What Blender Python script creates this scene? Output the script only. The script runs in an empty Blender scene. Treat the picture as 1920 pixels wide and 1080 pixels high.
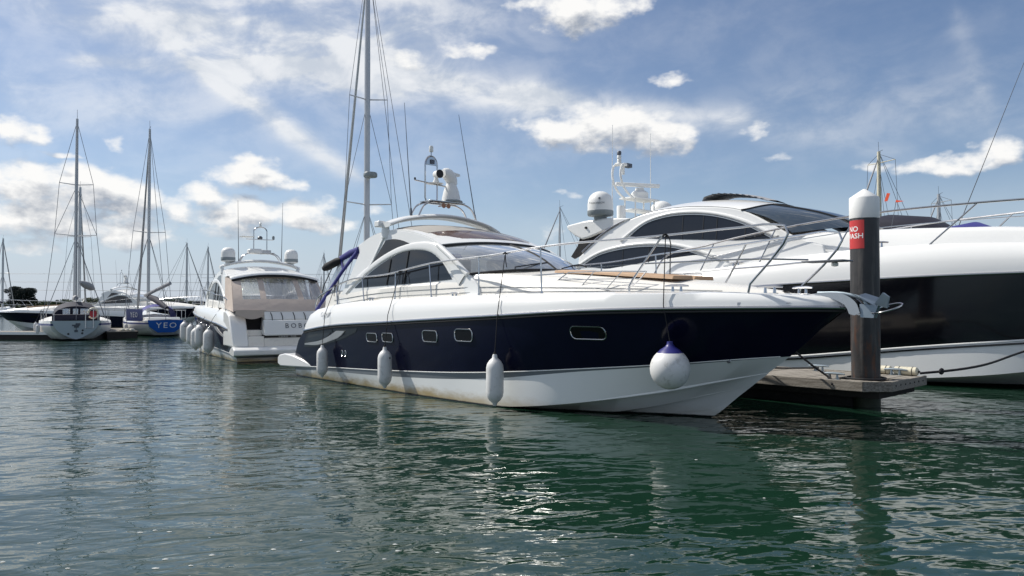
import bpy, bmesh, math, random
from mathutils import Vector, Matrix
import numpy as np
random.seed(7)
SC = bpy.context.scene
COL = SC.collection
R = math.radians

# ------------------------------------------------------------------ camera
cam = bpy.data.cameras.new('camera'); co = bpy.data.objects.new('camera', cam); COL.objects.link(co)
cam.sensor_width = 36; cam.lens = 27.19; cam.clip_end = 9000; cam.clip_start = .05
co.location = (0, 0, 1.9); co.rotation_euler = (R(90 + 1.185), 0, 0)
SC.camera = co
SC.view_settings.view_transform = 'Standard'; SC.view_settings.look = 'None'
SC.view_settings.gamma = 1; SC.view_settings.exposure = 0.25
SUN_AZ, SUN_EL = -66, 47

# ------------------------------------------------------------------ node helper
class NT:
    def __init__(s, tree): s.t = tree; s.n = tree.nodes; s.l = tree.links
    def new(s, typ, **kw):
        n = s.n.new(typ)
        for k, v in kw.items(): setattr(n, k, v)
        return n
    def put(s, sock, v):
        if isinstance(v, bpy.types.NodeSocket): s.l.new(v, sock)
        else: sock.default_value = v
    def m(s, op, a, b=0.0, c=0.0, clamp=False):
        n = s.n.new('ShaderNodeMath'); n.operation = op; n.use_clamp = clamp
        s.put(n.inputs[0], a)
        if len(n.inputs) > 1: s.put(n.inputs[1], b)
        if len(n.inputs) > 2: s.put(n.inputs[2], c)
        return n.outputs[0]
    def vec(s, x, y=0.0, z=0.0):
        n = s.n.new('ShaderNodeCombineXYZ'); s.put(n.inputs[0], x); s.put(n.inputs[1], y); s.put(n.inputs[2], z); return n.outputs[0]
    def sep(s, v):
        n = s.n.new('ShaderNodeSeparateXYZ'); s.l.new(v, n.inputs[0]); return n.outputs
    def noise(s, v, scale=1.0, detail=4.0, rough=.55, dist=0.0):
        n = s.n.new('ShaderNodeTexNoise'); s.l.new(v, n.inputs['Vector'])
        n.inputs['Scale'].default_value = scale; n.inputs['Detail'].default_value = detail
        n.inputs['Roughness'].default_value = rough; n.inputs['Distortion'].default_value = dist
        return n.outputs['Fac']
    def ss(s, v, lo, hi):
        n = s.n.new('ShaderNodeMapRange'); n.interpolation_type = 'SMOOTHSTEP'
        s.put(n.inputs[0], v); n.inputs[1].default_value = lo; n.inputs[2].default_value = hi
        return n.outputs[0]
    def mix(s, f, a, b):
        n = s.n.new('ShaderNodeMix'); n.data_type = 'RGBA'
        s.put(n.inputs[0], f); s.put(n.inputs[6], a); s.put(n.inputs[7], b); return n.outputs[2]

# ------------------------------------------------------------------ world: Nishita sky with clouds
CUM = [(4.0,12.7,3.9,1.3,1.00), (7.1,12.8,4.3,1.6,1.10), (10.6,12.1,3.2,1.5,1.00), (2.0,13.1,2.2,0.8,0.80), (12.3,11.5,1.5,0.8,0.70),
 (4.8,20.7,3.7,1.4,1.00), (7.5,21.1,2.7,1.0,0.90), (4.4,19.6,1.0,0.9,0.60), (1.2,21.4,2.4,0.6,0.70), (-3.2,18.2,2.4,0.6,0.70),
 (11.6,16.0,1.9,0.6,0.60), (17.5,12.1,1.1,0.7,0.70), (32.2,9.5,1.9,1.0,0.90), (29.3,8.9,3.5,0.7,0.80), (25.2,9.3,1.9,0.5,0.50),
 (19.4,10.0,2.1,0.7,0.35), (-32.8,10.6,1.9,1.1,0.90), (-32.5,7.5,2.6,1.5,1.00), (-29.0,7.6,3.1,1.4,1.10), (-26.1,6.9,2.3,1.4,1.00),
 (-31.3,5.4,4.2,1.5,1.00), (-26.8,4.9,3.6,1.4,0.90), (-23.5,6.1,2.0,1.3,0.70), (-18.7,9.1,2.7,1.2,1.00), (-16.2,8.3,1.7,0.7,0.70),
 (-21.7,7.3,1.9,1.0,0.90), (-19.1,6.3,4.0,1.3,0.95), (-15.1,6.3,3.0,1.3,0.90), (-27.0,10.5,1.0,0.8,0.50), (-30.2,9.6,1.5,0.3,0.50),
 (-19.8,4.8,3.2,0.7,0.50), (-13.2,5.8,2.3,1.0,0.70), (3.0,5.5,1.8,1.0,0.40), (4.4,8.0,1.2,0.4,0.40), (-7.9,17.5,2.4,0.9,0.50),
 (-31.9,3.7,3.6,0.8,0.50), (-10.2,6.8,2.3,0.7,0.40)]
STREAK = [(-22.6,16.1,-12.1,9.6,0.7,0.85), (-29.3,15.4,-15.5,16.6,0.45,0.6), (-12.5,16.6,1.6,14.9,1.4,0.95), (0.8,15.1,16.2,12.9,0.9,0.7),
 (16.2,12.9,27.1,9.8,0.7,0.2), (30.3,17.6,31.9,10.7,0.6,0.2), (-32.0,19.8,-20.5,16.9,1.7,0.75), (-24.6,20.5,-8.3,20.4,3.4,0.9),
 (-17.7,17.9,-8.5,17.0,1.9,0.8), (-19.5,16.1,-10.2,16.0,1.2,0.6), (-36,12.7,-21.2,13.4,1.7,0.25), (20.5,13.1,36,12.4,2.0,0.25)]
W = bpy.data.worlds.new('World'); SC.world = W; W.use_nodes = True
W.node_tree.nodes.clear()
W.cycles.sampling_method = 'MANUAL'; W.cycles.sample_map_resolution = 256
def cloud_group():
    g = bpy.data.node_groups.new('cumulus', 'ShaderNodeTree')
    g.interface.new_socket('az', in_out='INPUT', socket_type='NodeSocketFloat')
    g.interface.new_socket('el', in_out='INPUT', socket_type='NodeSocketFloat')
    g.interface.new_socket('d', in_out='OUTPUT', socket_type='NodeSocketFloat')
    n = NT(g); i = n.new('NodeGroupInput'); o = n.new('NodeGroupOutput')
    az, el = i.outputs[0], i.outputs[1]
    v = n.vec(n.m('MULTIPLY', az, .33), n.m('MULTIPLY', el, .55), 2.0)
    w1 = n.noise(v, 1.0, 3); v2 = n.vec(n.m('MULTIPLY', az, .33), n.m('MULTIPLY', el, .55), 9.0)
    w2 = n.noise(v2, 1.0, 3)
    a = n.m('ADD', az, n.m('MULTIPLY', n.m('SUBTRACT', w1, .5), 3.2))
    e = n.m('ADD', el, n.m('MULTIPLY', n.m('SUBTRACT', w2, .5), 1.8))
    ae = n.vec(a, e, 0.0); f = None
    for (ca, ce, ra, re, wt) in CUM:
        k = n.new('ShaderNodeVectorMath', operation='MULTIPLY_ADD'); n.l.new(ae, k.inputs[0])
        sx, sy = 1 / (ra * 1.1), 1 / (re * 1.15); k.inputs[1].default_value = (sx, sy, 0); k.inputs[2].default_value = (-ca * sx, -ce * sy, 0)
        dd = n.new('ShaderNodeVectorMath', operation='DOT_PRODUCT'); n.l.new(k.outputs[0], dd.inputs[0]); n.l.new(k.outputs[0], dd.inputs[1])
        q = n.m('SUBTRACT', wt, dd.outputs['Value'])
        f = q if f is None else n.m('SMOOTH_MAX', f, q, .35)
    # the sky outside the frame carries the same kind of scattered cumulus
    gv = n.vec(n.m('MULTIPLY', az, .075), n.m('MULTIPLY', el, .16), 5.0)
    gen = n.m('MULTIPLY', n.m('SUBTRACT', n.noise(gv, 1.0, 3), .56), 8.0)
    side = n.m('ADD', n.ss(n.m('ABSOLUTE', az), 35, 44), n.ss(el, 23, 28), clamp=True)
    gen = n.m('SUBTRACT', n.m('MULTIPLY', side, n.m('ADD', gen, 3.0)), 3.0)
    f = n.m('MAXIMUM', n.m('MAXIMUM', f, -1.5), gen)
    d = n.noise(n.vec(n.m('MULTIPLY', az, .55), n.m('MULTIPLY', el, .85), 1.0), 1.0, 6, .58)
    out = n.m('ADD', n.m('MULTIPLY', f, .95), n.m('MULTIPLY', n.m('SUBTRACT', d, .5), 1.75))
    n.l.new(out, o.inputs[0]); return g
def build_world():
    n = NT(W.node_tree)
    sky = n.new('ShaderNodeTexSky'); sky.sky_type = 'NISHITA'; sky.sun_disc = False
    sky.sun_elevation = R(SUN_EL); sky.sun_rotation = R(SUN_AZ % 360)
    sky.air_density = 1.0; sky.dust_density = .25; sky.ozone_density = 3.0; sky.altitude = 0
    geo = n.new('ShaderNodeTexCoord')
    x, y, z = n.sep(geo.outputs['Generated'])
    az = n.m('MULTIPLY', n.m('ARCTAN2', x, y), 57.2958); el = n.m('MULTIPLY', n.m('ARCSINE', n.m('MAXIMUM', n.m('MINIMUM', z, 1.0), -1.0)), 57.2958)
    g = cloud_group()
    def dens(a, e):
        k = n.new('ShaderNodeGroup'); k.node_tree = g; n.put(k.inputs[0], a); n.put(k.inputs[1], e); return k.outputs[0]
    d0 = dens(az, el); d1 = dens(n.m('SUBTRACT', az, .5), n.m('ADD', el, 1.15))
    cum = n.m('MULTIPLY', n.ss(d0, .0, .85), .97)
    lit = n.m('ADD', .66, n.m('MULTIPLY', n.m('SUBTRACT', d0, d1), .75))
    lit = n.m('SUBTRACT', lit, n.m('MULTIPLY', n.ss(d1, .35, 1.5), .5), clamp=True)
    ccol = n.mix(lit, (.38, .42, .49, 1), (1.0, .99, .97, 1))
    # cirrus and spread-out trails
    wv = n.vec(n.m('MULTIPLY', az, .12), n.m('MULTIPLY', el, .25), 4.0)
    ws = n.m('MULTIPLY', n.m('SUBTRACT', n.noise(wv, 1.0, 5), .5), 1.3)
    a2 = n.m('ADD', az, ws); e2 = n.m('ADD', el, n.m('MULTIPLY', ws, .7))
    f1 = n.noise(n.vec(n.m('MULTIPLY', n.m('ADD', az, n.m('MULTIPLY', el, .9)), .10), n.m('MULTIPLY', n.m('SUBTRACT', el, n.m('MULTIPLY', az, .22)), .40), 3.0), 1.0, 6, .55, .6)
    f2 = n.noise(n.vec(n.m('MULTIPLY', az, .22), n.m('MULTIPLY', el, .34), 8.0), 1.0, 7, .6, .3)
    fine = n.m('ADD', n.m('MULTIPLY', f1, .5), n.m('MULTIPLY', f2, .5))
    cir = None; trail = None
    for (x0, y0, x1, y1, wd, op) in STREAK:
        L = math.hypot(x1 - x0, y1 - y0); ux, uy = (x1 - x0) / L, (y1 - y0) / L
        dx = n.m('SUBTRACT', a2, x0); dy = n.m('SUBTRACT', e2, y0)
        t = n.m('ADD', n.m('MULTIPLY', dx, ux), n.m('MULTIPLY', dy, uy))
        q = n.m('ADD', n.m('MULTIPLY', dx, -uy), n.m('MULTIPLY', dy, ux))
        over = n.m('MAXIMUM', n.m('SUBTRACT', n.m('MULTIPLY', t, -1.0), 0.0), n.m('SUBTRACT', t, L))
        over = n.m('MULTIPLY', n.m('MAXIMUM', over, 0.0), .45)
        r = n.m('DIVIDE', n.m('ADD', n.m('ABSOLUTE', q), over), wd)
        k = n.m('MULTIPLY', n.m('POWER', 2.718, n.m('MULTIPLY', n.m('MULTIPLY', r, r), -1.0)), op)
        if wd <= 1.45: trail = k if trail is None else n.m('ADD', trail, k)
        else: cir = k if cir is None else n.m('ADD', cir, k)
    cir = n.m('MULTIPLY', n.m('SUBTRACT', 1.0, n.m('POWER', 2.718, n.m('MULTIPLY', cir, -1.15))), n.m('ADD', .20, n.m('MULTIPLY', n.ss(fine, .34, .64), .74)))
    cir = n.m('ADD', cir, n.m('MULTIPLY', trail, n.m('ADD', .38, n.m('MULTIPLY', n.ss(fine, .36, .60), .45))))
    veil = n.m('MULTIPLY', n.ss(fine, .30, .95), .34)                       # thin high veil all over
    left = n.m('MULTIPLY', n.m('ADD', .25, n.m('MULTIPLY', n.ss(n.m('MULTIPLY', az, -1.0), -30, 40), .5)), 1.0)
    cir = n.m('ADD', cir, n.m('ADD', n.m('MULTIPLY', veil, n.m('ADD', left, .25)), n.m('MULTIPLY', n.ss(n.m('MULTIPLY', az, -1.0), -32, 25), .15)))
    cir = n.m('ADD', cir, n.m('MULTIPLY', n.m('MULTIPLY', n.ss(el, 19, 34), n.ss(fine, .2, .8)), .45))      # the high cloud sheet goes on overhead
    haze = n.m('MULTIPLY', n.ss(n.m('MULTIPLY', el, -1.0), -10, 0), .80)     # paler low sky
    cir = n.m('MINIMUM', n.m('MAXIMUM', cir, haze), .88)
    cirtop = n.mix(n.ss(f2, .36, .62), (.66, .71, .78, 1), (.96, .97, .98, 1))
    cirlow = n.mix(n.ss(el, 2, 14), (.52, .62, .77, 1), cirtop)
    b0 = n.new('ShaderNodeBackground'); tint = n.new('ShaderNodeMix', data_type='RGBA', blend_type='MULTIPLY'); tint.inputs[0].default_value = 1; n.l.new(sky.outputs[0], tint.inputs[6]); tint.inputs[7].default_value = (1.0, .96, .99, 1)
    n.l.new(tint.outputs[2], b0.inputs[0]); b0.inputs[1].default_value = .085
    b1 = n.new('ShaderNodeBackground'); n.l.new(cirlow, b1.inputs[0]); b1.inputs[1].default_value = .80
    b2 = n.new('ShaderNodeBackground'); n.l.new(ccol, b2.inputs[0]); b2.inputs[1].default_value = .84
    m1 = n.new('ShaderNodeMixShader'); n.l.new(cir, m1.inputs[0]); n.l.new(b0.outputs[0], m1.inputs[1]); n.l.new(b1.outputs[0], m1.inputs[2])
    m2 = n.new('ShaderNodeMixShader'); n.l.new(cum, m2.inputs[0]); n.l.new(m1.outputs[0], m2.inputs[1]); n.l.new(b2.outputs[0], m2.inputs[2])
    o = n.new('ShaderNodeOutputWorld'); n.l.new(m2.outputs[0], o.inputs[0])
build_world()

# ------------------------------------------------------------------ sun
sl = bpy.data.lights.new('sun', 'SUN'); sl.energy = 4.3; sl.angle = R(.53); sl.color = (1, .955, .88)
so = bpy.data.objects.new('sun', sl); COL.objects.link(so)
sd = Vector((math.sin(R(SUN_AZ)) * math.cos(R(SUN_EL)), math.cos(R(SUN_AZ)) * math.cos(R(SUN_EL)), math.sin(R(SUN_EL))))
so.rotation_euler = (-sd).to_track_quat('-Z', 'Y').to_euler(); so.location = (-30, 20, 40)

# ------------------------------------------------------------------ materials
MATS = {}
def mat(name, col, rough=.5, metal=0., var=.06, vscale=3., bump=0., bscale=30., coat=0., spec=.5, fn=None):
    m = bpy.data.materials.new(name); m.use_nodes = True; MATS[name] = m
    n = NT(m.node_tree); b = m.node_tree.nodes['Principled BSDF']
    tc = n.new('ShaderNodeTexCoord'); P = tc.outputs['Object']
    f = n.noise(P, vscale, 5)
    c0 = tuple(max(0, c * (1 - var)) for c in col) + (1,); c1 = tuple(min(1, c * (1 + var)) for c in col) + (1,)
    cc = n.mix(f, c0, c1)
    if fn: cc = fn(n, P, cc)
    n.l.new(cc, b.inputs['Base Color'])
    b.inputs['Metallic'].default_value = metal
    rr = n.m('ADD', rough - .04, n.m('MULTIPLY', n.noise(P, vscale * 2.3, 3), .08))
    n.l.new(rr, b.inputs['Roughness'])
    b.inputs['Specular IOR Level'].default_value = spec
    b.inputs['Coat Weight'].default_value = coat; b.inputs['Coat Roughness'].default_value = .06
    if bump:
        bn = n.new('ShaderNodeBump'); bn.inputs['Strength'].default_value = 1; bn.inputs['Distance'].default_value = bump
        n.l.new(n.noise(P, bscale, 4), bn.inputs['Height']); n.l.new(bn.outputs[0], b.inputs['Normal'])
    return m
def f_white_hull(n, P, cc):        # antifouling below the waterline, scum and rust-coloured stain just above it
    x, y, z = n.sep(P)
    nn = n.noise(n.vec(n.m('MULTIPLY', x, 1.3), y, n.m('MULTIPLY', z, 3.)), 1.6, 6, .65)
    h = n.m('ADD', z, n.m('MULTIPLY', n.m('SUBTRACT', nn, .5), .35))
    aft = n.m('SUBTRACT', 1.0, n.ss(x, 6.5, 11.0))
    st = n.m('MULTIPLY', n.m('SUBTRACT', 1.0, n.ss(h, .02, .26)), n.m('ADD', .25, n.m('MULTIPLY', aft, .75)))
    c = n.mix(st, cc, (.42, .32, .16, 1))
    c = n.mix(n.ss(n.m('ADD', z, n.m('MULTIPLY', nn, .03)), .055, .03), c, (.012, .013, .014, 1))
    return c
def f_anti(n, P, cc):
    x, y, z = n.sep(P)
    return n.mix(n.ss(z, .075, .065), cc, (.012, .013, .016, 1))
def f_pile(n, P, cc):
    x, y, z = n.sep(P)
    nn = n.noise(n.vec(n.m('MULTIPLY', x, 4.), n.m('MULTIPLY', y, 4.), n.m('MULTIPLY', z, 1.2)), 1.5, 6, .65)
    rust = n.m('MULTIPLY', n.ss(nn, .48, .66), n.m('SUBTRACT', 1.0, n.ss(z, 1.0, 2.1)))
    c = n.mix(rust, cc, (.11, .045, .022, 1))
    st = n.ss(n.noise(n.vec(n.m('MULTIPLY', x, 9.), n.m('MULTIPLY', y, 9.), n.m('MULTIPLY', z, .7)), 1., 5), .5, .75)
    c = n.mix(n.m('MULTIPLY', st, .6), c, (.17, .155, .14, 1))
    return n.mix(n.ss(n.m('ADD', z, n.m('MULTIPLY', nn, .4)), .75, .55), c, (.02, .028, .012, 1))
def f_wood(n, P, cc):
    x, y, z = n.sep(P)
    g = n.noise(n.vec(n.m('MULTIPLY', x, 2.), n.m('MULTIPLY', y, 30.), n.m('MULTIPLY', z, 30.)), 1., 6, .7)
    c = n.mix(n.ss(g, .3, .7), cc, (.10, .085, .065, 1))
    oi = n.new('ShaderNodeObjectInfo')
    return n.mix(n.m('MULTIPLY', oi.outputs['Random'], .45), c, (.33, .30, .26, 1))
def f_fender(n, P, cc):
    nn = n.noise(P, 9., 6, .7)
    return n.mix(n.m('MULTIPLY', n.ss(nn, .50, .75), .5), cc, (.24, .23, .19, 1))
mat('gelcoat', (.80, .80, .78), .22, var=.025, vscale=1.2, coat=.35, bump=.0006, bscale=3)
mat('gelcoat_warm', (.78, .755, .70), .28, var=.03)
mat('hull_white', (.83, .84, .82), .22, var=.03, vscale=1.5, coat=.3, fn=f_white_hull)
mat('hull_white_plain', (.80, .80, .78), .3, var=.04, fn=f_anti)
mat('navy', (.0050, .0062, .020), .12, var=.25, vscale=2, spec=.2, bump=.0012, bscale=2.2)
mat('navy_black', (.006, .006, .009), .13, var=.2, coat=.4, bump=.001, bscale=2)
mat('black_gloss', (.006, .006, .007), .1)
mat('grey_stripe', (.18, .20, .22), .3)
mat('steel', (.50, .50, .51), .18, metal=1., var=.05)
mat('galvanised', (.26, .31, .35), .42, metal=.7, var=.12, vscale=8)
mat('alloy', (.50, .50, .50), .38, metal=.6, var=.06)
mat('alloy_dark', (.10, .11, .13), .45, metal=.3)
mat('glass_dark', (.014, .016, .020), .05, var=.3, vscale=1.5, spec=.5)
mat('port_glass', (.008, .008, .009), .08, spec=.2)
mat('glass_blue', (.035, .055, .08), .05, var=.2, spec=1.)
mat('glass_brown', (.10, .055, .04), .12, var=.35, vscale=3)
mat('roof_fabric', (.36, .34, .31), .8, var=.05)
mat('tan', (.42, .27, .16), .6, var=.12, vscale=6)
mat('canvas_blue', (.030, .032, .19), .75, var=.15, vscale=6, bump=.004, bscale=14)
mat('canvas_navy', (.007, .008, .022), .8, var=.2, vscale=6, bump=.005, bscale=10)
mat('canvas_black', (.010, .010, .012), .8, var=.2, vscale=6, bump=.02, bscale=5)
mat('canvas_beige', (.52, .44, .385), .85, var=.06, vscale=4, bump=.012, bscale=4)
mat('canvas_grey', (.33, .33, .34), .85, var=.1, vscale=4, bump=.012, bscale=5)
mat('rubber', (.012, .012, .013), .6)
mat('rope_black', (.010, .010, .013), .85, bump=.002, bscale=120)
mat('rope_white', (.50, .48, .42), .85, bump=.002, bscale=120)
mat('fender', (.66, .66, .65), .5, var=.06, vscale=5, fn=f_fender)
mat('fender_cream', (.62, .58, .45), .5, var=.1, vscale=8, fn=f_fender)
mat('fender_blue', (.022, .024, .16), .4)
mat('dome_white', (.76, .76, .74), .35, var=.03)
mat('dome_grey', (.22, .25, .26), .45)
mat('lamp_white', (.75, .75, .72), .2)
mat('horn_copper', (.30, .14, .08), .35, metal=.5)
mat('pile', (.036, .036, .038), .55, var=.25, vscale=5, bump=.006, bscale=14, fn=f_pile)
mat('pile_cap', (.78, .78, .76), .4, var=.04)
mat('sign_red', (.50, .035, .035), .45)
mat('sign_white', (.80, .80, .78), .5)
mat('wood', (.31, .285, .25), .85, var=.2, bump=.006, bscale=30, fn=f_wood)
mat('wood_dark', (.022, .019, .016), .85, var=.3, vscale=6, bump=.01, bscale=12)
mat('text_grey', (.055, .07, .09), .4)
mat('text_silver', (.36, .38, .40), .35)
mat('paint_blue', (.012, .10, .42), .3, var=.08)
mat('paint_pale', (.45, .52, .56), .35, var=.05)
mat('stripe_blue', (.02, .035, .16), .35)
mat('interior', (.52, .50, .46), .8)
mat('orange', (.75, .09, .03), .6)
mat('concrete_float', (.016, .016, .014), .9, var=.25, bump=.01, bscale=12)
mat('red_cloth', (.35, .03, .04), .7)
mat('foam', (.50, .52, .50), .8)
def screen_glass(name, tint, refl):
    m = bpy.data.materials.new(name); m.use_nodes = True; MATS[name] = m; m.node_tree.nodes.clear(); n = NT(m.node_tree)
    tr = n.new('ShaderNodeBsdfTransparent'); tr.inputs[0].default_value = tint
    gl = n.new('ShaderNodeBsdfGlossy'); gl.inputs['Roughness'].default_value = .02; gl.inputs['Color'].default_value = (1, 1, 1, 1)
    fr = n.new('ShaderNodeFresnel'); fr.inputs[0].default_value = 1.6
    tc = n.new('ShaderNodeTexCoord')
    k = n.m('ADD', n.m('MULTIPLY', fr.outputs[0], refl), n.m('MULTIPLY', n.noise(tc.outputs['Object'], 1.2, 3), .10), clamp=True)
    mx = n.new('ShaderNodeMixShader'); n.l.new(k, mx.inputs[0]); n.l.new(tr.outputs[0], mx.inputs[1]); n.l.new(gl.outputs[0], mx.inputs[2])
    df = n.new('ShaderNodeBsdfDiffuse'); df.inputs[0].default_value = (.62, .68, .72, 1)  # patchy pale diffuse film, painted in for the sky's pale reflection on the glass
    m3 = n.new('ShaderNodeMixShader'); n.l.new(n.m('ADD', .07, n.m('MULTIPLY', n.ss(n.noise(tc.outputs['Object'], .9, 3), .4, .7), .16)), m3.inputs[0]); n.l.new(mx.outputs[0], m3.inputs[1]); n.l.new(df.outputs[0], m3.inputs[2])
    o = n.new('ShaderNodeOutputMaterial'); n.l.new(m3.outputs[0], o.inputs[0])
screen_glass('screen', (.66, .74, .78, 1), 3.2)
def vinyl():
    m = bpy.data.materials.new('vinyl'); m.use_nodes = True; MATS['vinyl'] = m; m.node_tree.nodes.clear(); n = NT(m.node_tree)
    tr = n.new('ShaderNodeBsdfTransparent'); tr.inputs[0].default_value = (.72, .74, .76, 1)
    gl = n.new('ShaderNodeBsdfGlossy'); gl.inputs['Roughness'].default_value = .10
    df = n.new('ShaderNodeBsdfDiffuse'); df.inputs[0].default_value = (.62, .64, .67, 1)
    tc = n.new('ShaderNodeTexCoord')
    bn = n.new('ShaderNodeBump'); bn.inputs['Distance'].default_value = .05
    x, y, z = n.sep(tc.outputs['Object'])
    wr = n.noise(n.vec(x, n.m('MULTIPLY', y, 5.0), z), 1.4, 4, .6, .6)
    n.l.new(wr, bn.inputs['Height']); n.l.new(bn.outputs[0], gl.inputs['Normal'])
    m1 = n.new('ShaderNodeMixShader'); m1.inputs[0].default_value = .42; n.l.new(tr.outputs[0], m1.inputs[1]); n.l.new(gl.outputs[0], m1.inputs[2])
    m2 = n.new('ShaderNodeMixShader'); n.l.new(n.m('MULTIPLY', n.ss(wr, .35, .8), .5), m2.inputs[0]); n.l.new(m1.outputs[0], m2.inputs[1]); n.l.new(df.outputs[0], m2.inputs[2])
    o = n.new('ShaderNodeOutputMaterial'); n.l.new(m2.outputs[0], o.inputs[0])
vinyl()
def water_mat():
    m = bpy.data.materials.new('water'); m.use_nodes = True; MATS['water'] = m
    n = NT(m.node_tree); b = m.node_tree.nodes['Principled BSDF']
    tc = n.new('ShaderNodeTexCoord'); x, y, z = n.sep(tc.outputs['Object'])
    big = n.noise(tc.outputs['Object'], .05, 3)
    n.l.new(n.mix(big, (.006, .025, .014, 1), (.009, .033, .019, 1)), b.inputs['Base Color'])
    b.inputs['Roughness'].default_value = .010; b.inputs['IOR'].default_value = 1.45
    def rot(a, sx, sy, zz):
        c, s = math.cos(a), math.sin(a)
        u = n.m('ADD', n.m('MULTIPLY', x, c * sx), n.m('MULTIPLY', y, s * sx)); v = n.m('ADD', n.m('MULTIPLY', x, -s * sy), n.m('MULTIPLY', y, c * sy))
        return n.vec(u, v, zz)
    h = n.m('MULTIPLY', n.noise(rot(.15, .22, .45, 0.), 1., 2, .5), .085)
    h = n.m('ADD', h, n.m('MULTIPLY', n.noise(rot(-.25, .8, 1.5, 3.), 1., 2, .5, .4), .040))
    h = n.m('ADD', h, n.m('MULTIPLY', n.noise(rot(.35, 1.9, 3.6, 7.), 1., 2, .45, .6), .0215))
    patch = n.ss(n.noise(rot(.4, .11, .2, 11.), 1., 3), .35, .65)
    h = n.m('ADD', h, n.m('MULTIPLY', n.m('MULTIPLY', n.noise(rot(-.1, 5., 9., 5.), 1., 2, .45, .3), .0048), n.m('ADD', .25, patch)))
    bn = n.new('ShaderNodeBump'); bn.inputs['Strength'].default_value = 1; bn.inputs['Distance'].default_value = 1.
    n.l.new(h, bn.inputs['Height']); n.l.new(bn.outputs[0], b.inputs['Normal'])
water_mat()
# ------------------------------------------------------------------ mesh helpers
def V(*a): return Vector(a if len(a) > 1 else a[0])
def spline(pts, n):
    """smooth curve through 3-D points, n samples even in chord length"""
    P = [Vector(p) for p in pts]
    if len(P) == 2: return [P[0].lerp(P[1], i / (n - 1)) for i in range(n)]
    T = [0.]
    for a, b in zip(P, P[1:]): T.append(T[-1] + max((b - a).length, 1e-6))
    D = []
    for i in range(len(P)):
        if i == 0: D.append((P[1] - P[0]) / (T[1] - T[0]))
        elif i == len(P) - 1: D.append((P[-1] - P[-2]) / (T[-1] - T[-2]))
        else:
            h0, h1 = T[i] - T[i-1], T[i+1] - T[i]
            D.append(((P[i] - P[i-1]) / h0 * h1 + (P[i+1] - P[i]) / h1 * h0) / (h0 + h1))
    out = []; k = 0
    for i in range(n):
        t = T[-1] * i / (n - 1)
        while k < len(P) - 2 and t > T[k+1]: k += 1
        h = T[k+1] - T[k]; s = (t - T[k]) / h
        out.append((2*s**3 - 3*s*s + 1) * P[k] + (s**3 - 2*s*s + s) * h * D[k] + (3*s*s - 2*s**3) * P[k+1] + (s**3 - s*s) * h * D[k+1])
    return out
def spline2(pts, n):
    return [(p.x, p.y) for p in spline([(a, b, 0) for a, b in pts], n)]
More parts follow.
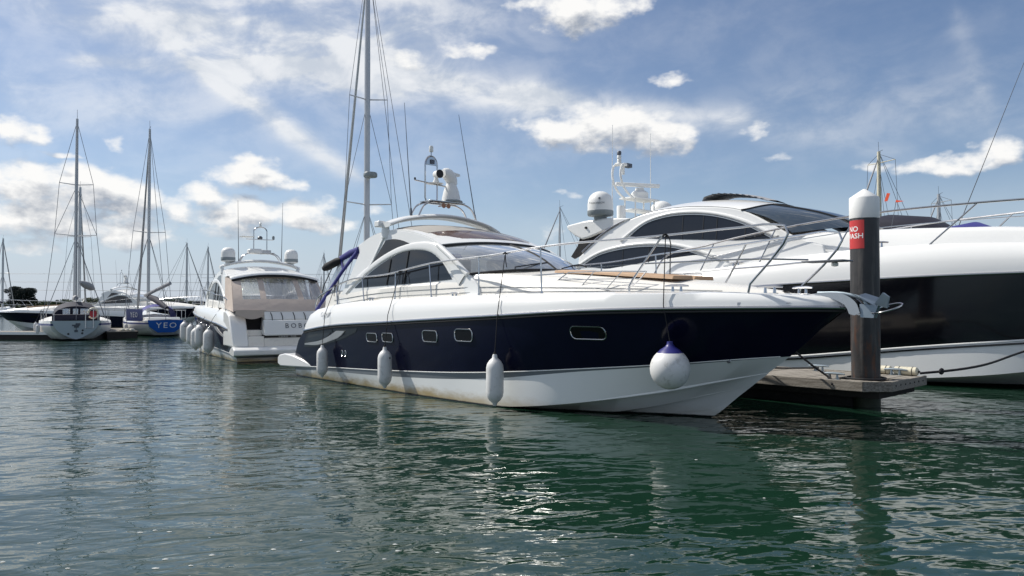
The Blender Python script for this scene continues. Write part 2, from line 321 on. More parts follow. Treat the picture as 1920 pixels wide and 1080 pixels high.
class MB:
    def __init__(s): s.v = []; s.f = []
    def add(s, verts, faces):
        o = len(s.v); s.v += [tuple(v) for v in verts]; s.f += [tuple(i + o for i in f) for f in faces]; return s
    def grid(s, rows, closed=False):
        n = len(rows[0]); v = [p for r in rows for p in r]; f = []
        m = n if closed else n - 1
        for i in range(len(rows) - 1):
            for j in range(m): f.append((i*n + j, i*n + (j+1) % n, (i+1)*n + (j+1) % n, (i+1)*n + j))
        return s.add(v, f)
    def box(s, x0, x1, y0, y1, z0, z1):
        v = [(x, y, z) for x in (x0, x1) for y in (y0, y1) for z in (z0, z1)]
        return s.add(v, [(0,1,3,2), (4,6,7,5), (0,4,5,1), (2,3,7,6), (0,2,6,4), (1,5,7,3)])
    def tube(s, path, r, n=8, cap=True, sy=1.0, up=None):
        P = [Vector(p) for p in path]; rr = r if isinstance(r, (list, tuple)) else [r] * len(P)
        rows = []; N = None
        for i, p in enumerate(P):
            t = (P[min(i+1, len(P)-1)] - P[max(i-1, 0)]).normalized()
            if N is None:
                a = Vector(up) if up else (Vector((0, 0, 1)) if abs(t.z) < .9 else Vector((1, 0, 0)))
                N = (a - t * a.dot(t)).normalized()
            else: N = (N - t * N.dot(t)).normalized()
            B = t.cross(N)
            rows.append([p + (N * math.cos(2*math.pi*k/n) + B * (sy * math.sin(2*math.pi*k/n))) * rr[i] for k in range(n)])
        s.grid(rows, True)
        if cap:
            o = len(s.v) - len(rows) * n
            s.f.append(tuple(o + k for k in range(n))[::-1]); s.f.append(tuple(o + (len(rows)-1)*n + k for k in range(n)))
        return s
    def lathe(s, prof, c=(0, 0, 0), n=20, axis='z'):
        rows = []
        for r, z in prof:
            row = []
            for k in range(n):
                a = 2*math.pi*k/n; p = (r*math.cos(a), r*math.sin(a), z)
                if axis == 'x': p = (z, p[0], p[1])
                if axis == 'y': p = (p[0], z, p[1])
                row.append((p[0]+c[0], p[1]+c[1], p[2]+c[2]))
            rows.append(row)
        s.grid(rows, True)
        o = len(s.v) - len(rows) * n
        s.f.append(tuple(o + k for k in range(n))); s.f.append(tuple(o + (len(rows)-1)*n + k for k in range(n)))
        return s
    def prism(s, a, b):
        """solid between two matching polygons (lists of 3-D points)"""
        n = len(a); f = [tuple(range(n)), tuple(range(2*n-1, n-1, -1))]
        f += [(i, n + i, n + (i+1) % n, (i+1) % n) for i in range(n)]
        return s.add(list(a) + list(b), f)
    def build(s, name, m, parent=None, smooth=40, bevel=0):
        me = bpy.data.meshes.new(name); me.from_pydata(s.v, [], s.f)
        bm = bmesh.new(); bm.from_mesh(me)
        bmesh.ops.remove_doubles(bm, verts=bm.verts, dist=1e-5)
        bmesh.ops.recalc_face_normals(bm, faces=bm.faces); bm.to_mesh(me); bm.free()
        me.materials.append(MATS[m])
        if smooth:
            me.polygons.foreach_set('use_smooth', [True] * len(me.polygons)); me.set_sharp_from_angle(angle=R(smooth))
        o = bpy.data.objects.new(name, me); COL.objects.link(o); o.parent = parent
        if bevel:
            b = o.modifiers.new('b', 'BEVEL'); b.width = bevel; b.segments = 2; b.limit_method = 'ANGLE'; b.angle_limit = R(35)
        return o
def thing(name, label, cat, loc=(0, 0, 0), rz=0., group=None, scale=1.):
    o = bpy.data.objects.new(name, None); COL.objects.link(o); o.empty_display_size = .3
    o.location = loc; o.rotation_euler = (0, 0, R(rz)); o.scale = (scale,) * 3
    return tag(o, label, cat, group)
def tag(o, label, cat, group=None):
    o['label'] = label; o['category'] = cat
    if group: o['group'] = group
    return o
def kids(o): return [c for c in bpy.data.objects if c.parent == o]
def copy_tree(o, parent=None, only=None):
    c = o.copy(); COL.objects.link(c); c.parent = parent
    if parent is None:
        for k in ('label', 'category', 'group'):
            if k in c: del c[k]
    for ch in kids(o):
        if only and not only(ch): continue
        copy_tree(ch, c)
    return c
def text_mesh(name, body, size, m, parent, loc, rot, depth=.004, space=1.0, sx=1.0):
    cu = bpy.data.curves.new(name, 'FONT'); cu.body = body; cu.size = size; cu.extrude = depth; cu.space_character = space
    cu.align_x = 'CENTER'; cu.align_y = 'CENTER'; cu.resolution_u = 2
    t = bpy.data.objects.new(name, cu); COL.objects.link(t)
    bpy.context.view_layer.update()
    me = bpy.data.meshes.new_from_object(t.evaluated_get(bpy.context.evaluated_depsgraph_get()))
    bpy.data.objects.remove(t); bpy.data.curves.remove(cu)
    me.materials.clear(); me.materials.append(MATS[m])
    o = bpy.data.objects.new(name, me); COL.objects.link(o); o.parent = parent; o.location = loc; o.rotation_euler = rot; o.scale = (sx, 1, 1)
    return o
def lerp(xs, ys):
    return lambda x: float(np.interp(x, xs, ys))

# ------------------------------------------------------------------ water
w = MB().add([(-4000,-60,0), (4000,-60,0), (4000,6000,0), (-4000,6000,0)], [(0,1,2,3)]).build('water', 'water', None, 0)
w['kind'] = 'structure'

# ------------------------------------------------------------------ hull builder
def hull_loft(lines, n, cap=True):
    """lines: list of control-point lists (x, half_beam, z) from keel up; both sides, closed at the stern"""
    L = [spline(l, n) for l in lines]; mb = MB()
    for sg in (-1, 1): mb.grid([[(p.x, sg * max(p.y, 0), p.z) for p in l] for l in L])
    if cap: mb.grid([[(l[0].x, -l[0].y, l[0].z), (l[0].x, 0, l[0].z), (l[0].x, l[0].y, l[0].z)] for l in L])
    return mb
def side_fn(lines, n=60):
    """half beam of the skin at (x, z), read from the longitudinal lines"""
    T = []
    for l in lines:
        s = spline(l, n); T.append((np.array([p.x for p in s]), np.array([max(p.y, 0) for p in s]), np.array([p.z for p in s])))
    def f(x, z):
        zs = [np.interp(x, a, c) for a, b, c in T]; ws = [np.interp(x, a, b) for a, b, c in T]
        return float(np.interp(z, zs, ws))
    return f
def skin_patch(mb, poly, fn, sg, off, thick):
    """closed outline (x, z) laid on a side skin, as a thin plate standing proud by off"""
    a = [(x, sg * (fn(x, z) + off), z) for x, z in poly]; b = [(x, sg * (fn(x, z) + off - thick), z) for x, z in poly]
    return mb.prism(a, b)
def skin_tube(mb, poly, fn, sg, off, r, closed=True, n=6):
    p = [(x, sg * (fn(x, z) + off), z) for x, z in poly]
    if closed: p = p + [p[0], p[1]]
    return mb.tube(p, r, n, cap=not closed)
def rrect(x0, x1, z0, z1, r, skew=0., n=4):
    out = []
    for cx, cz, a0 in ((x1-r, z1-r, 0), (x0+r, z1-r, 90), (x0+r, z0+r, 180), (x1-r, z0+r, 270)):
        for k in range(n + 1):
            a = R(a0 + 90*k/n); x, z = cx + r*math.cos(a), cz + r*math.sin(a); out.append((x + skew * (z - z0), z))
    return out
def band(mb, path, fn, sg, w, h, base=-.02):
    """rounded raised moulding along an (x, z) path on a side skin"""
    P = [Vector((a, b, 0)) for a, b in path]; rows = []
    for i, p in enumerate(P):
        t = (P[min(i+1, len(P)-1)] - P[max(i-1, 0)]).normalized(); nn = Vector((-t.y, t.x, 0))
        ww = w[i] if isinstance(w, list) else w
        row = []
        for k, hh in ((-1, base), (-.96, h*.45), (-.75, h*.85), (-.3, h), (.3, h), (.75, h*.85), (.96, h*.45), (1, base)):
            q = p + nn * (k * ww); row.append((q.x, sg * (fn(q.x, q.y) + hh), q.y))
        rows.append(row)
    return mb.grid(rows)
def cleat(parent, x, y, z, rz=0., s=1.0, m='steel', name='cleat'):
    mb = MB()
    mb.tube([(-.17*s, 0, .085*s), (-.08*s, 0, .092*s), (.08*s, 0, .092*s), (.17*s, 0, .085*s)], [.012*s, .018*s, .018*s, .012*s], 8)
    for dx in (-.06, .06): mb.tube([(dx*s, 0, 0), (dx*s, 0, .09*s)], [.024*s, .015*s], 8)
    mb.box(-.10*s, .10*s, -.03*s, .03*s, -.004, .008)
    o = mb.build(name, m, parent); o.location = (x, y, z); o.rotation_euler = (0, 0, R(rz)); return o

# ------------------------------------------------------------------ the navy and white sports cruiser
KEEL = [(.25,0,-.5), (5,0,-.58), (9,0,-.5), (10.9,0,-.22), (11.89,0,0), (12.41,0,.40), (12.93,0,.80)]
SR2 = [(.25,.6,-.36), (6,.66,-.42), (9,.60,-.33), (10.6,.44,-.12), (11.4,.26,.05), (12.085,0,.15)]
SR1 = [(.25,1.1,-.24), (6,1.2,-.28), (9,1.08,-.18), (10.3,.86,-.01), (11.3,.52,.2), (12.05,.24,.42), (12.62,0,.56)]
CHN = [(.2,1.62,-.10), (2.5,1.70,-.07), (5,1.82,-.05), (7,1.85,-.03), (8.6,1.76,.01), (9.6,1.54,.11), (10.5,1.22,.26), (11.5,.76,.46), (12.28,.36,.65), (12.93,0,.80)]
def off(l, w, z=0.): return [(x, h + w * min(1, h / .7), zz + z) for x, h, zz in l]
STR = [(.18,1.72,.16), (2.1,1.84,.25), (5.05,1.94,.33), (8.3,1.85,.51), (10.3,1.47,.75), (11.9,.85,.92), (12.8,.37,1.03), (13.3,0,1.088)]
NVB = [(.2,1.745,.25), (2.1,1.855,.34), (5.05,1.955,.45), (8.3,1.875,.62), (10.3,1.49,.79), (11.9,.87,.94), (12.8,.38,1.04), (13.31,0,1.09)]
MD1 = [(.33,1.80,.62), (2.2,1.90,.68), (5.1,1.995,.80), (8.4,1.925,.96), (10.4,1.60,1.10), (12.0,1.04,1.22), (13.0,.50,1.30), (13.62,0,1.36)]
MD2 = [(.62,1.86,.95), (2.2,1.945,1.02), (5.2,2.03,1.16), (8.5,1.975,1.33), (10.5,1.70,1.46), (12.1,1.22,1.53), (13.2,.64,1.58), (13.92,0,1.63)]
SHR = [(1.02,1.905,1.22), (2.1,1.975,1.34), (5.3,2.06,1.52), (8.7,1.99,1.69), (10.6,1.79,1.79), (12.1,1.40,1.83), (13.3,.83,1.845), (13.9,.33,1.85), (14.16,0,1.845)]
BW1 = [(1.10,1.90,1.38), (2.2,1.965,1.50), (5.3,2.05,1.68), (8.7,1.975,1.83), (10.6,1.775,1.91), (12.1,1.38,1.94), (13.3,.80,1.94), (13.9,.30,1.93), (14.13,0,1.92)]
BW2 = [(1.28,1.87,1.62), (2.3,1.925,1.74), (5.3,2.00,1.88), (8.7,1.925,2.00), (10.6,1.72,2.045), (12.1,1.33,2.055), (13.2,.78,2.04), (13.8,.30,2.00), (14.05,0,1.985)]
BW3 = [(1.50,1.78,1.76), (2.7,1.83,1.90), (4.8,1.87,1.995), (7.3,1.86,2.06), (9.35,1.73,2.09), (11.3,1.40,2.10), (12.6,.92,2.09), (13.5,.42,2.05), (13.92,0,2.02)]
BW4 = [(1.55,1.70,1.74), (2.7,1.76,1.88), (4.8,1.80,1.975), (7.3,1.79,2.04), (9.3,1.66,2.07), (11.2,1.33,2.08), (12.5,.87,2.07), (13.4,.38,2.03), (13.8,0,2.01)]
DKC = [(1.55,0,1.74), (4.8,0,2.0), (9.3,0,2.1), (11.2,0,2.12), (12.5,0,2.11), (13.4,0,2.06), (13.8,0,2.012)]
HULLY = side_fn([STR, NVB, MD1, MD2, SHR])
SIDE = lambda x, z: 1.72 - .10 * (z - 2.0)
def rail_path(sg):
    return [(1.30, sg*1.70, 1.74), (1.20, sg*1.68, 1.93), (1.32, sg*1.68, 2.05), (1.75, sg*1.69, 2.2), (2.84, sg*1.73, 2.45), (4.77, sg*1.77, 2.57), (6.2, sg*1.78, 2.73), (8.4, sg*1.74, 2.83), (9.4, sg*1.66, 2.91),
            (11.86, sg*1.22, 2.99), (13.0, sg*.96, 3.045), (13.58, sg*.86, 3.05), (13.74, sg*.85, 3.0), (13.74, sg*.85, 2.92), (13.56, sg*.84, 2.66), (13.14, sg*.80, 2.24), (13.06, sg*.79, 2.16), (13.05, sg*.78, 2.06)]
def cruiser_shell(root):
    N = 64
    hull_loft([KEEL, SR2, off(SR2, .07), SR1, off(SR1, .07), CHN, off(CHN, .06, .006), STR], N).build('hull_bottom', 'hull_white', root, 28)
    hull_loft([STR, NVB], N).build('boot_stripe', 'grey_stripe', root)
    hull_loft([NVB, MD1, MD2, SHR], N).build('topsides', 'navy', root, 60)
    hull_loft([SHR, BW1, BW2, BW3, BW4], N).build('bulwark', 'gelcoat', root, 50)
    hull_loft([BW4, DKC], N, False).build('deck', 'gelcoat', root)
    for sg in (-1, 1):
        s = [(p.x, sg * (p.y + .012), p.z) for p in spline(SHR, 90)]
        MB().tube(s, .028, 8).build('rub_rail', 'steel', root)
        s = [(p.x, sg * (p.y + .008), p.z - .05) for p in spline(SHR, 90)]
        MB().tube(s, .02, 6).build('rub_strip', 'rubber', root)
        s = [(p.x, sg * (p.y + .004), p.z + .006) for p in spline(NVB, 90)][:-1]
        MB().tube(s, .010, 6).build('pinstripe', 'gelcoat', root)
    for sg in (-1, 1):
        for ln, r_ in ((SR2, .022), (SR1, .028), (CHN, .030)):
            q = [p for p in spline(off(ln, .055), 90) if p.x > 9.0 and p.z > .13]; MB().tube([(p.x, sg*max(p.y, .0), p.z + .006) for p in q], [r_*min(1, .15 + 1.4*p.y, .1 + i/14) for i, p in enumerate(q)], 6, sy=.6).build('spray_rail', 'hull_white', root)
        MB().lathe([(.03,0), (.035,.012), (.02,.02)], (12.55, sg*.52 + (.0 if sg > 0 else -.02), 1.0), 10, 'y').build('drain_outlet', 'steel', root)
    # bathing platform with its side wings
    pf = [(-.46,.30), (-.46,.47), (-.36,.54), (-.05,.585), (.35,.55), (.8,.46), (1.32,.31), (1.1,.27), (.5,.255), (-.3,.235)]
    mb = MB()
    mb.prism([(x, -1.93 + .10 * max(0, x), z) for x, z in pf], [(x, 1.93 - .10 * max(0, x), z) for x, z in pf]); mb.build('bathing_platform', 'gelcoat', root, 40, .03)
    # swoosh grille and silver fin at the quarter
    sw = [(.93,.80)] + spline2([(1.0,.93), (1.18,1.13), (1.75,1.20), (2.6,1.28), (3.85,1.345)], 14) + spline2([(3.78,1.26), (3.2,1.10), (2.5,.97), (1.7,.845)], 10)
    fin = spline2([(1.02,.86), (1.75,.885), (2.45,1.0), (3.1,1.17), (3.28,1.27)], 12) + spline2([(2.85,1.26), (2.5,1.14), (1.95,1.0), (1.4,.935), (1.03,.895)], 12)
    louv = [(1.13,.935)] + [(1.3,1.12), (2.55,1.215)] + [(2.3,1.08), (1.8,.985)]
    for sg in (-1, 1):
        skin_patch(MB(), sw, HULLY, sg, .006, .02).build('quarter_grille', 'black_gloss', root)
        skin_patch(MB(), fin, HULLY, sg, .022, .02).build('quarter_fin', 'alloy', root)
        skin_patch(MB(), louv, HULLY, sg, .014, .02).build('quarter_window', 'glass_dark', root)
        for (x0, x1, z0, z1, r) in ((4.25,4.68,1.06,1.25,.06), (4.90,5.32,1.08,1.27,.06), (6.43,6.92,1.14,1.365,.07), (7.48,7.99,1.19,1.42,.08), (10.28,10.92,1.31,1.525,.09)):
            o = rrect(x0, x1, z0, z1, r)
            skin_patch(MB(), o, HULLY, sg, .008, .03).build('porthole', 'port_glass', root)
            skin_tube(MB(), o, HULLY, sg, .010, .011).build('porthole_frame', 'steel', root)
        for x in (3.02, 3.18):
            skin_tube(MB(), rrect(x-.035, x+.035, .67, .80, .03), HULLY, sg, .006, .012).build('exhaust_outlet', 'steel', root)
    # coachroof / foredeck trunk
    TF = [(1.75,1.715,1.72), (4,1.74,1.93), (6.6,1.745,2.01), (7.6,1.71,2.03), (9,1.50,2.05), (11,.98,2.07), (12.4,.55,2.06), (13.3,.12,2.05)]
    TF2 = [(1.8,1.71,2.05), (4,1.715,2.22), (6.6,1.72,2.30), (7.6,1.66,2.32), (9,1.38,2.28), (11,.87,2.20), (12.4,.48,2.13), (13.25,.10,2.09)]
    TS = [(1.85,1.66,2.2), (4,1.66,2.29), (6.6,1.62,2.42), (7.6,1.55,2.48), (9,1.20,2.42), (11,.72,2.29), (12.4,.38,2.18), (13.2,.06,2.10)]
    TC = [(1.85,0,2.2), (4,0,2.32), (6.6,0,2.5), (7.6,0,2.60), (9,0,2.53), (11,0,2.38), (12.4,0,2.22), (13.2,0,2.11)]
    hull_loft([TF, TF2, TS, TC], 50).build('coachroof', 'gelcoat_warm', root, 35)
    for sg in (-1, 1):
        for zz in (.33, .68):
            MB().tube([(a.x, sg * ((a.y * (1 - zz) + b.y * zz) + .004), a.z * (1 - zz) + b.z * zz) for a, b in zip(spline(TF, 50), spline(TF2, 50))][2:46], .006, 5).build('moulding_line', 'grey_stripe', root)
    # cabin sides
    outl = [(2.30,1.90), (2.80,2.45), (3.20,3.12), (3.12,3.27)] + spline2([(3.14,3.31), (3.6,3.46), (4.2,3.56), (4.77,3.55), (5.32,3.48), (5.92,3.34), (6.43,3.14)], 22) + spline2([(6.45,3.12), (6.95,2.80), (7.4,2.50), (7.75,2.28)], 8) + [(7.9,1.95)]
    qw = [(3.84,2.83)] + spline2([(4.34,3.35), (4.65,3.36), (4.95,3.32), (5.38,3.20)], 8) + spline2([(5.0,3.09), (4.67,2.99), (4.2,2.85)], 6)
    sw_top = spline2([(3.15,2.28), (3.76,2.61), (4.38,2.86), (5.0,3.03), (5.6,3.07), (6.04,3.01), (6.48,2.81), (6.93,2.40)], 26)
    swn = sw_top + [(5.86,2.35), (4.64,2.32)]
    arch = spline2([(2.78,2.16), (3.08,2.38), (3.75,2.72), (4.45,2.98), (5.05,3.115), (5.62,3.145), (6.18,3.08), (6.74,2.81), (7.08,2.53), (7.26,2.37)], 40)
    for sg in (-1, 1):
        mb = MB(); mb.prism([(x, sg * SIDE(x, z), z) for x, z in outl], [(x, sg * (SIDE(x, z) - .09), z) for x, z in outl]); mb.build('cabin_side', 'gelcoat', root, 40, .03)
        band(MB(), arch, SIDE, sg, [(.075 + .065*max(0, (k - 20)/19))*min(1, .35 + k/5) for k in range(40)], .026).build('window_arch', 'gelcoat', root, 60)
        skin_patch(MB(), qw, SIDE, sg, .008, .03).build('quarter_light', 'glass_dark', root)
        skin_patch(MB(), swn, SIDE, sg, .008, .03).build('side_window', 'glass_dark', root)
        for xx, zt in ((4.55, 2.90), (5.23, 3.05)):
            MB().tube([(xx, sg * (SIDE(0, 2.33) + .012), 2.33), (xx + .09, sg * (SIDE(0, zt) + .012), zt)], .018, 6).build('window_mullion', 'rubber', root)
        # broad sloping face behind the quarter light
        rl = [(3.16,3.26), (4.28,3.50), (3.86,3.02), (3.60,2.80), (2.95,2.42)]
        band(MB(), spline2([(4.28,3.50), (4.02,3.12), (3.74,2.76), (3.42,2.50)], 12), SIDE, sg, .035, .025).build('pillar_moulding', 'gelcoat', root, 60)
    # hard top with fabric panel and tinted sunroof
    edge = spline([(3.12,0,3.27), (3.6,0,3.46), (4.2,0,3.56), (4.77,0,3.55), (5.32,0,3.48), (5.92,0,3.34), (6.43,0,3.14)], 28)
    ex = [p.x for p in edge]; ez = [p.z for p in edge]
    def roofz(x, y, up=0.):
        w = SIDE(x, np.interp(x, ex, ez)) + .005; c = float(np.interp(x, [3.1, 4.3, 5.5, 6.6], [.10, .20, .17, .09]))
        return float(np.interp(x, ex, ez)) + c * (1 - min(1, abs(y) / w) ** 2.4) + up
    def roof_patch(x0, x1, f, nx, up, th):
        rows = []; rows2 = []
        for i in range(nx):
            x = x0 + (x1 - x0) * i / (nx - 1); w = SIDE(x, np.interp(x, ex, ez)) * f
            bow = .28 * max(0, (x - 5.6)) / .83
            ys = [w * math.sin(math.pi / 2 * k / 9) for k in range(-9, 10)]
            rows.append([(x + bow * (1 - (y / w) ** 2), y, roofz(x, y, up)) for y in ys]); rows2.append([(a, b, c - th) for a, b, c in rows[-1]])
        mb = MB(); mb.grid(rows); mb.grid(rows2)
        per = lambda r: r[0] + [q[-1] for q in r[1:-1]] + r[-1][::-1] + [q[0] for q in r[1:-1]][::-1]
        a, b = per(rows), per(rows2); mb.grid([a + [a[0]], b + [b[0]]]); return mb
    roof_patch(3.12, 6.43, 1.0, 30, .0, .06).build('hard_top', 'gelcoat', root, 50)
    roof_patch(4.50, 5.74, .90, 14, .012, .02).build('roof_fabric_panel', 'roof_fabric', root)
    roof_patch(5.76, 6.27, .86, 8, .012, .02).build('sunroof', 'glass_brown', root)
    # wrap-round windscreen
    top = spline([(6.40,-1.60,3.10), (6.62,-1.0,3.165), (6.74,0,3.20), (6.62,1.0,3.165), (6.40,1.60,3.10)], 25)
    bot = spline([(7.38,-1.66,2.50), (7.98,-1.05,2.57), (8.22,0,2.60), (7.98,1.05,2.57), (7.38,1.66,2.50)], 25)
    rows = [[a.lerp(b, k / 8) + Vector((.10, 0, .045)) * math.sin(math.pi * k / 8) for a, b in zip(top, bot)] for k in range(9)]
    MB().grid(rows).build('windscreen', 'screen', root)
    MB().tube([a + Vector((.02, 0, .0)) for a in top], .035, 8).build('screen_header', 'rubber', root)
    MB().tube([a + Vector((.0, 0, -.01)) for a in bot], .025, 8).build('screen_base', 'rubber', root)
    for j in (12,):
        MB().tube([r[j] for r in rows], .022, 6).build('screen_mullion', 'rubber', root)
    for sg in (-1, 1):
        MB().tube(spline([(6.36, sg*1.61, 3.13), (6.95, sg*1.66, 2.80), (7.42, sg*1.675, 2.48)], 12), .055, 10).build('screen_pillar', 'gelcoat', root)
    # dashboard, seats and a helm bulkhead seen through the glass
    MB().prism([(7.3,-1.5,2.40), (7.95,-1.0,2.47), (8.1,0,2.49), (7.95,1.0,2.47), (7.3,1.5,2.40), (6.5,1.5,2.52), (6.5,-1.5,2.52)],
               [(7.3,-1.5,2.2), (7.95,-1.0,2.2), (8.1,0,2.2), (7.95,1.0,2.2), (7.3,1.5,2.2), (6.5,1.5,2.2), (6.5,-1.5,2.2)]).build('dashboard', 'interior', root)
    for y in (-.95, -.25, .8):
        MB().box(5.3, 5.5, y-.24, y+.24, 2.0, 2.95).build('helm_seat', 'gelcoat_warm', root, 40, .06)
    for y0, x0, x1, y1 in ((-1.02, 8.03, 8.06, -.05), (.12, 8.2, 8.02, .98)):
        mb = MB(); a = Vector((x0 + .06, y0, 2.585)); b = Vector((x1 + .02, y1, 2.66))
        mb.tube([a, a + Vector((0, 0, .04)), a.lerp(b, .55) + Vector((-.04, 0, .075)), b + Vector((-.10, 0, .09))], .014, 6)
        mb.tube([b + Vector((-.22, -.42, .02)), b + Vector((-.10, 0, .085)), b + Vector((-.2, .34, .05))], .016, 6)
        mb.build('wiper', 'rubber', root)
def rails(root, detail=True):
    for sg in (-1, 1):
        P = spline(rail_path(sg), 90)
        MB().tube(P, .019, 8).build('top_rail', 'steel', root)
        def at(x): return min((p for p in P[:74]), key=lambda p: abs(p.x - x))
        for bx, by, bz, lean in ((2.43,1.745,1.86,-.06), (3.74,1.785,1.93,-.08), (5.05,1.81,1.98,-.09), (6.39,1.80,2.02,-.10), (7.9,1.785,2.05,-.10), (9.5,1.66,2.08,-.09)):
            t = at(bx + lean); MB().tube([(bx, sg*by, bz - .03), tuple(t)], .0145, 8).build('stanchion', 'steel', root)
            MB().tube([(bx, sg*by, bz - .02), (bx, sg*by, bz + .05)], [.03, .02], 8).build('stanchion_foot', 'steel', root)
        t = at(11.86)
        MB().tube(spline([(11.24, sg*1.36, 2.06), (11.24, sg*1.36, 2.2), (11.34, sg*1.345, 2.34), tuple(t)], 10), .017, 8).build('stanchion', 'steel', root)
        # lower bow rail meeting on the step plate
        MB().tube(spline([(11.52, sg*1.31, 2.55), (12.2, sg*1.13, 2.56), (13.2, sg*.66, 2.575), (13.72, sg*.22, 2.56)], 20), .014, 8).build('bow_rail', 'steel', root)
        MB().tube(spline([(9.5, sg*1.66, 2.48), (10.4, sg*1.55, 2.51), (11.52, sg*1.31, 2.55)], 8), .005, 5).build('guard_wire', 'steel', root)
    MB().box(13.58, 14.22, -.17, .17, 2.525, 2.55).build('bow_step_plate', 'alloy_dark', root, 40, .008)
    MB().lathe([(.02,0), (.05,.01), (.05,.05), (.03,.07)], (14.02, 0, 2.455), 12).build('bow_light', 'lamp_white', root)
    for x, y, z in ((4.07,1.80,1.945), (7.14,1.785,2.03), (12.0,1.12,2.085), (13.25,.50,2.06)):
        for sg in (-1, 1): cleat(root, x, sg*y, z, -14*sg if x > 10 else 0, .95 if x < 10 else 1.15)
def roof_gear(root):
    # transverse wing on two pedestals
    path = spline([(4.41,-1.64,3.70), (4.41,-1.3,3.82), (4.41,-.75,3.93), (4.41,0,3.985), (4.41,.75,3.93), (4.41,1.3,3.82), (4.41,1.64,3.70)], 40)
    mb = MB(); rows = []
    for p in path:
        k = abs(p.y) / 1.64; ch = .30 - .10 * k ** 3
        rows.append([(p.x + ch * math.cos(a), p.y, p.z + .065 * math.sin(a)) for a in [2*math.pi*i/16 for i in range(16)]])
    mb.grid(rows, True); mb.f.append(tuple(range(16))); mb.f.append(tuple(39*16 + i for i in range(16)))
    mb.build('roof_wing', 'gelcoat', root, 50)
    for sg in (-1, 1):
        MB().tube([(4.26, sg*1.55, 3.42), (4.30, sg*1.57, 3.74)], [.15, .11], 10, sy=.55, up=(1, 0, 0)).build('wing_pedestal', 'gelcoat', root)
        o = MB().box(4.06, 4.26, sg*1.64-.09, sg*1.64+.09, 3.66, 3.80).build('camera_housing', 'gelcoat', root, 40, .02)
        MB().box(4.04, 4.065, sg*1.64-.065, sg*1.64+.065, 3.685, 3.775).build('camera_lens', 'black_gloss', o)
        for dx in (-.18, .16):      # bent legs of the equipment frame
            MB().tube(spline([(4.43+dx, sg*.90, 3.88), (4.43+dx, sg*.66, 4.24), (4.43+dx, sg*.52, 4.30), (4.43+dx, sg*.2, 4.315), (4.43+dx, 0, 4.315)], 16), .022, 8).build('frame_leg', 'steel', root)
    MB().box(4.2, 4.66, -.56, .46, 4.325, 4.345).build('equipment_plate', 'steel', root, 40, .004)
    # hoop mast
    a = [(4.42,-.53,4.34), (4.42,-.56,4.42), (4.42,-.56,5.18)] + [(4.42, -.385 + .175*math.cos(t), 5.2 + .22*math.sin(t)) for t in [math.pi - math.pi*k/10 for k in range(11)]] + [(4.42,-.21,5.15), (4.42,-.21,4.42), (4.42,-.23,4.34)]
    MB().tube(a, .020, 8).build('mast_hoop', 'steel', root)
    h = [(-.385 + .16*math.cos(t), 5.2 + .2*math.sin(t)) for t in [math.pi*k/10 for k in range(11)]]
    MB().prism([(4.40, y, z) for y, z in h], [(4.44, y, z) for y, z in h]).build('mast_plate', 'steel', root)
    MB().box(4.435, 4.47, -.42, -.32, 5.23, 5.33).build('horn_box', 'alloy_dark', root)
    MB().tube([(4.42,-.385,5.41), (4.42,-.385,5.52)], .016, 8).build('light_stem', 'steel', root)
    MB().lathe([(.045,0), (.052,.02), (.052,.12), (.04,.145)], (4.42,-.385,5.515), 14).build('masthead_light', 'lamp_white', root)
    MB().tube([(4.42,-.86,4.80), (4.42,.22,4.72)], .018, 8).build('cross_arm', 'steel', root)
    MB().lathe([(.018,0), (.026,.01), (.02,.05)], (4.42,-.85,4.81), 8).build('arm_light', 'rubber', root)
    MB().lathe([(.20,0), (.21,.012), (.03,.03), (.02,.035)], (4.42,-.28,4.765), 16).build('mushroom_aerial', 'dome_white', root)
    MB().lathe([(.07,0), (.075,.04), (.05,.09), (.05,.14)], (4.42,-.24,4.79), 14).build('spotlight_base', 'dome_white', root)
    MB().lathe([(.05,-.13), (.085,-.08), (.095,.05), (.10,.06), (.10,.085)], (4.45,-.22,5.0), 16, 'x').build('spotlight', 'dome_white', root)
    MB().lathe([(.102,.0), (.102,.02), (.08,.022)], (4.535,-.22,5.0), 16, 'x').build('spotlight_rim', 'rubber', root)
    # domed satellite / thermal unit with bent head
    MB().lathe([(.26,0), (.285,.02), (.27,.05), (.24,.06)], (4.45,.19,4.345), 20).build('dome_foot', 'dome_grey', root)
    MB().lathe([(.225,0), (.22,.08), (.185,.24), (.14,.36), (.12,.42)], (4.45,.19,4.39), 20).build('dome_body', 'dome_white', root)
    MB().tube(spline([(4.45,.22,4.78), (4.45,.18,4.93), (4.45,.05,5.04), (4.45,-.05,5.04)], 10), [.13, .135, .14, .145, .15, .15, .15, .145, .13, .10], 14).build('dome_head', 'dome_white', root)
    MB().prism([(4.40,.12,5.10), (4.40,.40,5.06), (4.40,.42,5.01), (4.40,.12,4.99)], [(4.52,.12,5.10), (4.52,.40,5.06), (4.52,.42,5.01), (4.52,.12,4.99)]).build('dome_fin', 'dome_white', root)
    for y in (-.24, -.10):
        MB().lathe([(.012,-.2), (.012,-.05), (.03,-.02), (.058,.0), (.06,.01)], (4.72, y, 4.22), 12, 'x').build('horn', 'horn_copper', root)
        MB().tube([(4.55, y, 4.32), (4.58, y, 4.22)], .012, 6).build('horn_bracket', 'steel', root)
    for b, t in (((4.46,-.97,3.88), (4.30,-1.07,6.6)), ((4.46,.97,3.88), (4.40,.46,6.55))):
        b, t = Vector(b), Vector(t)
        MB().tube([b, b.lerp(t, .09)], [.03, .022], 8).build('aerial_base', 'alloy_dark', root)
        MB().tube([b.lerp(t, .08), t], [.013, .005], 6).build('aerial', 'alloy_dark', root)
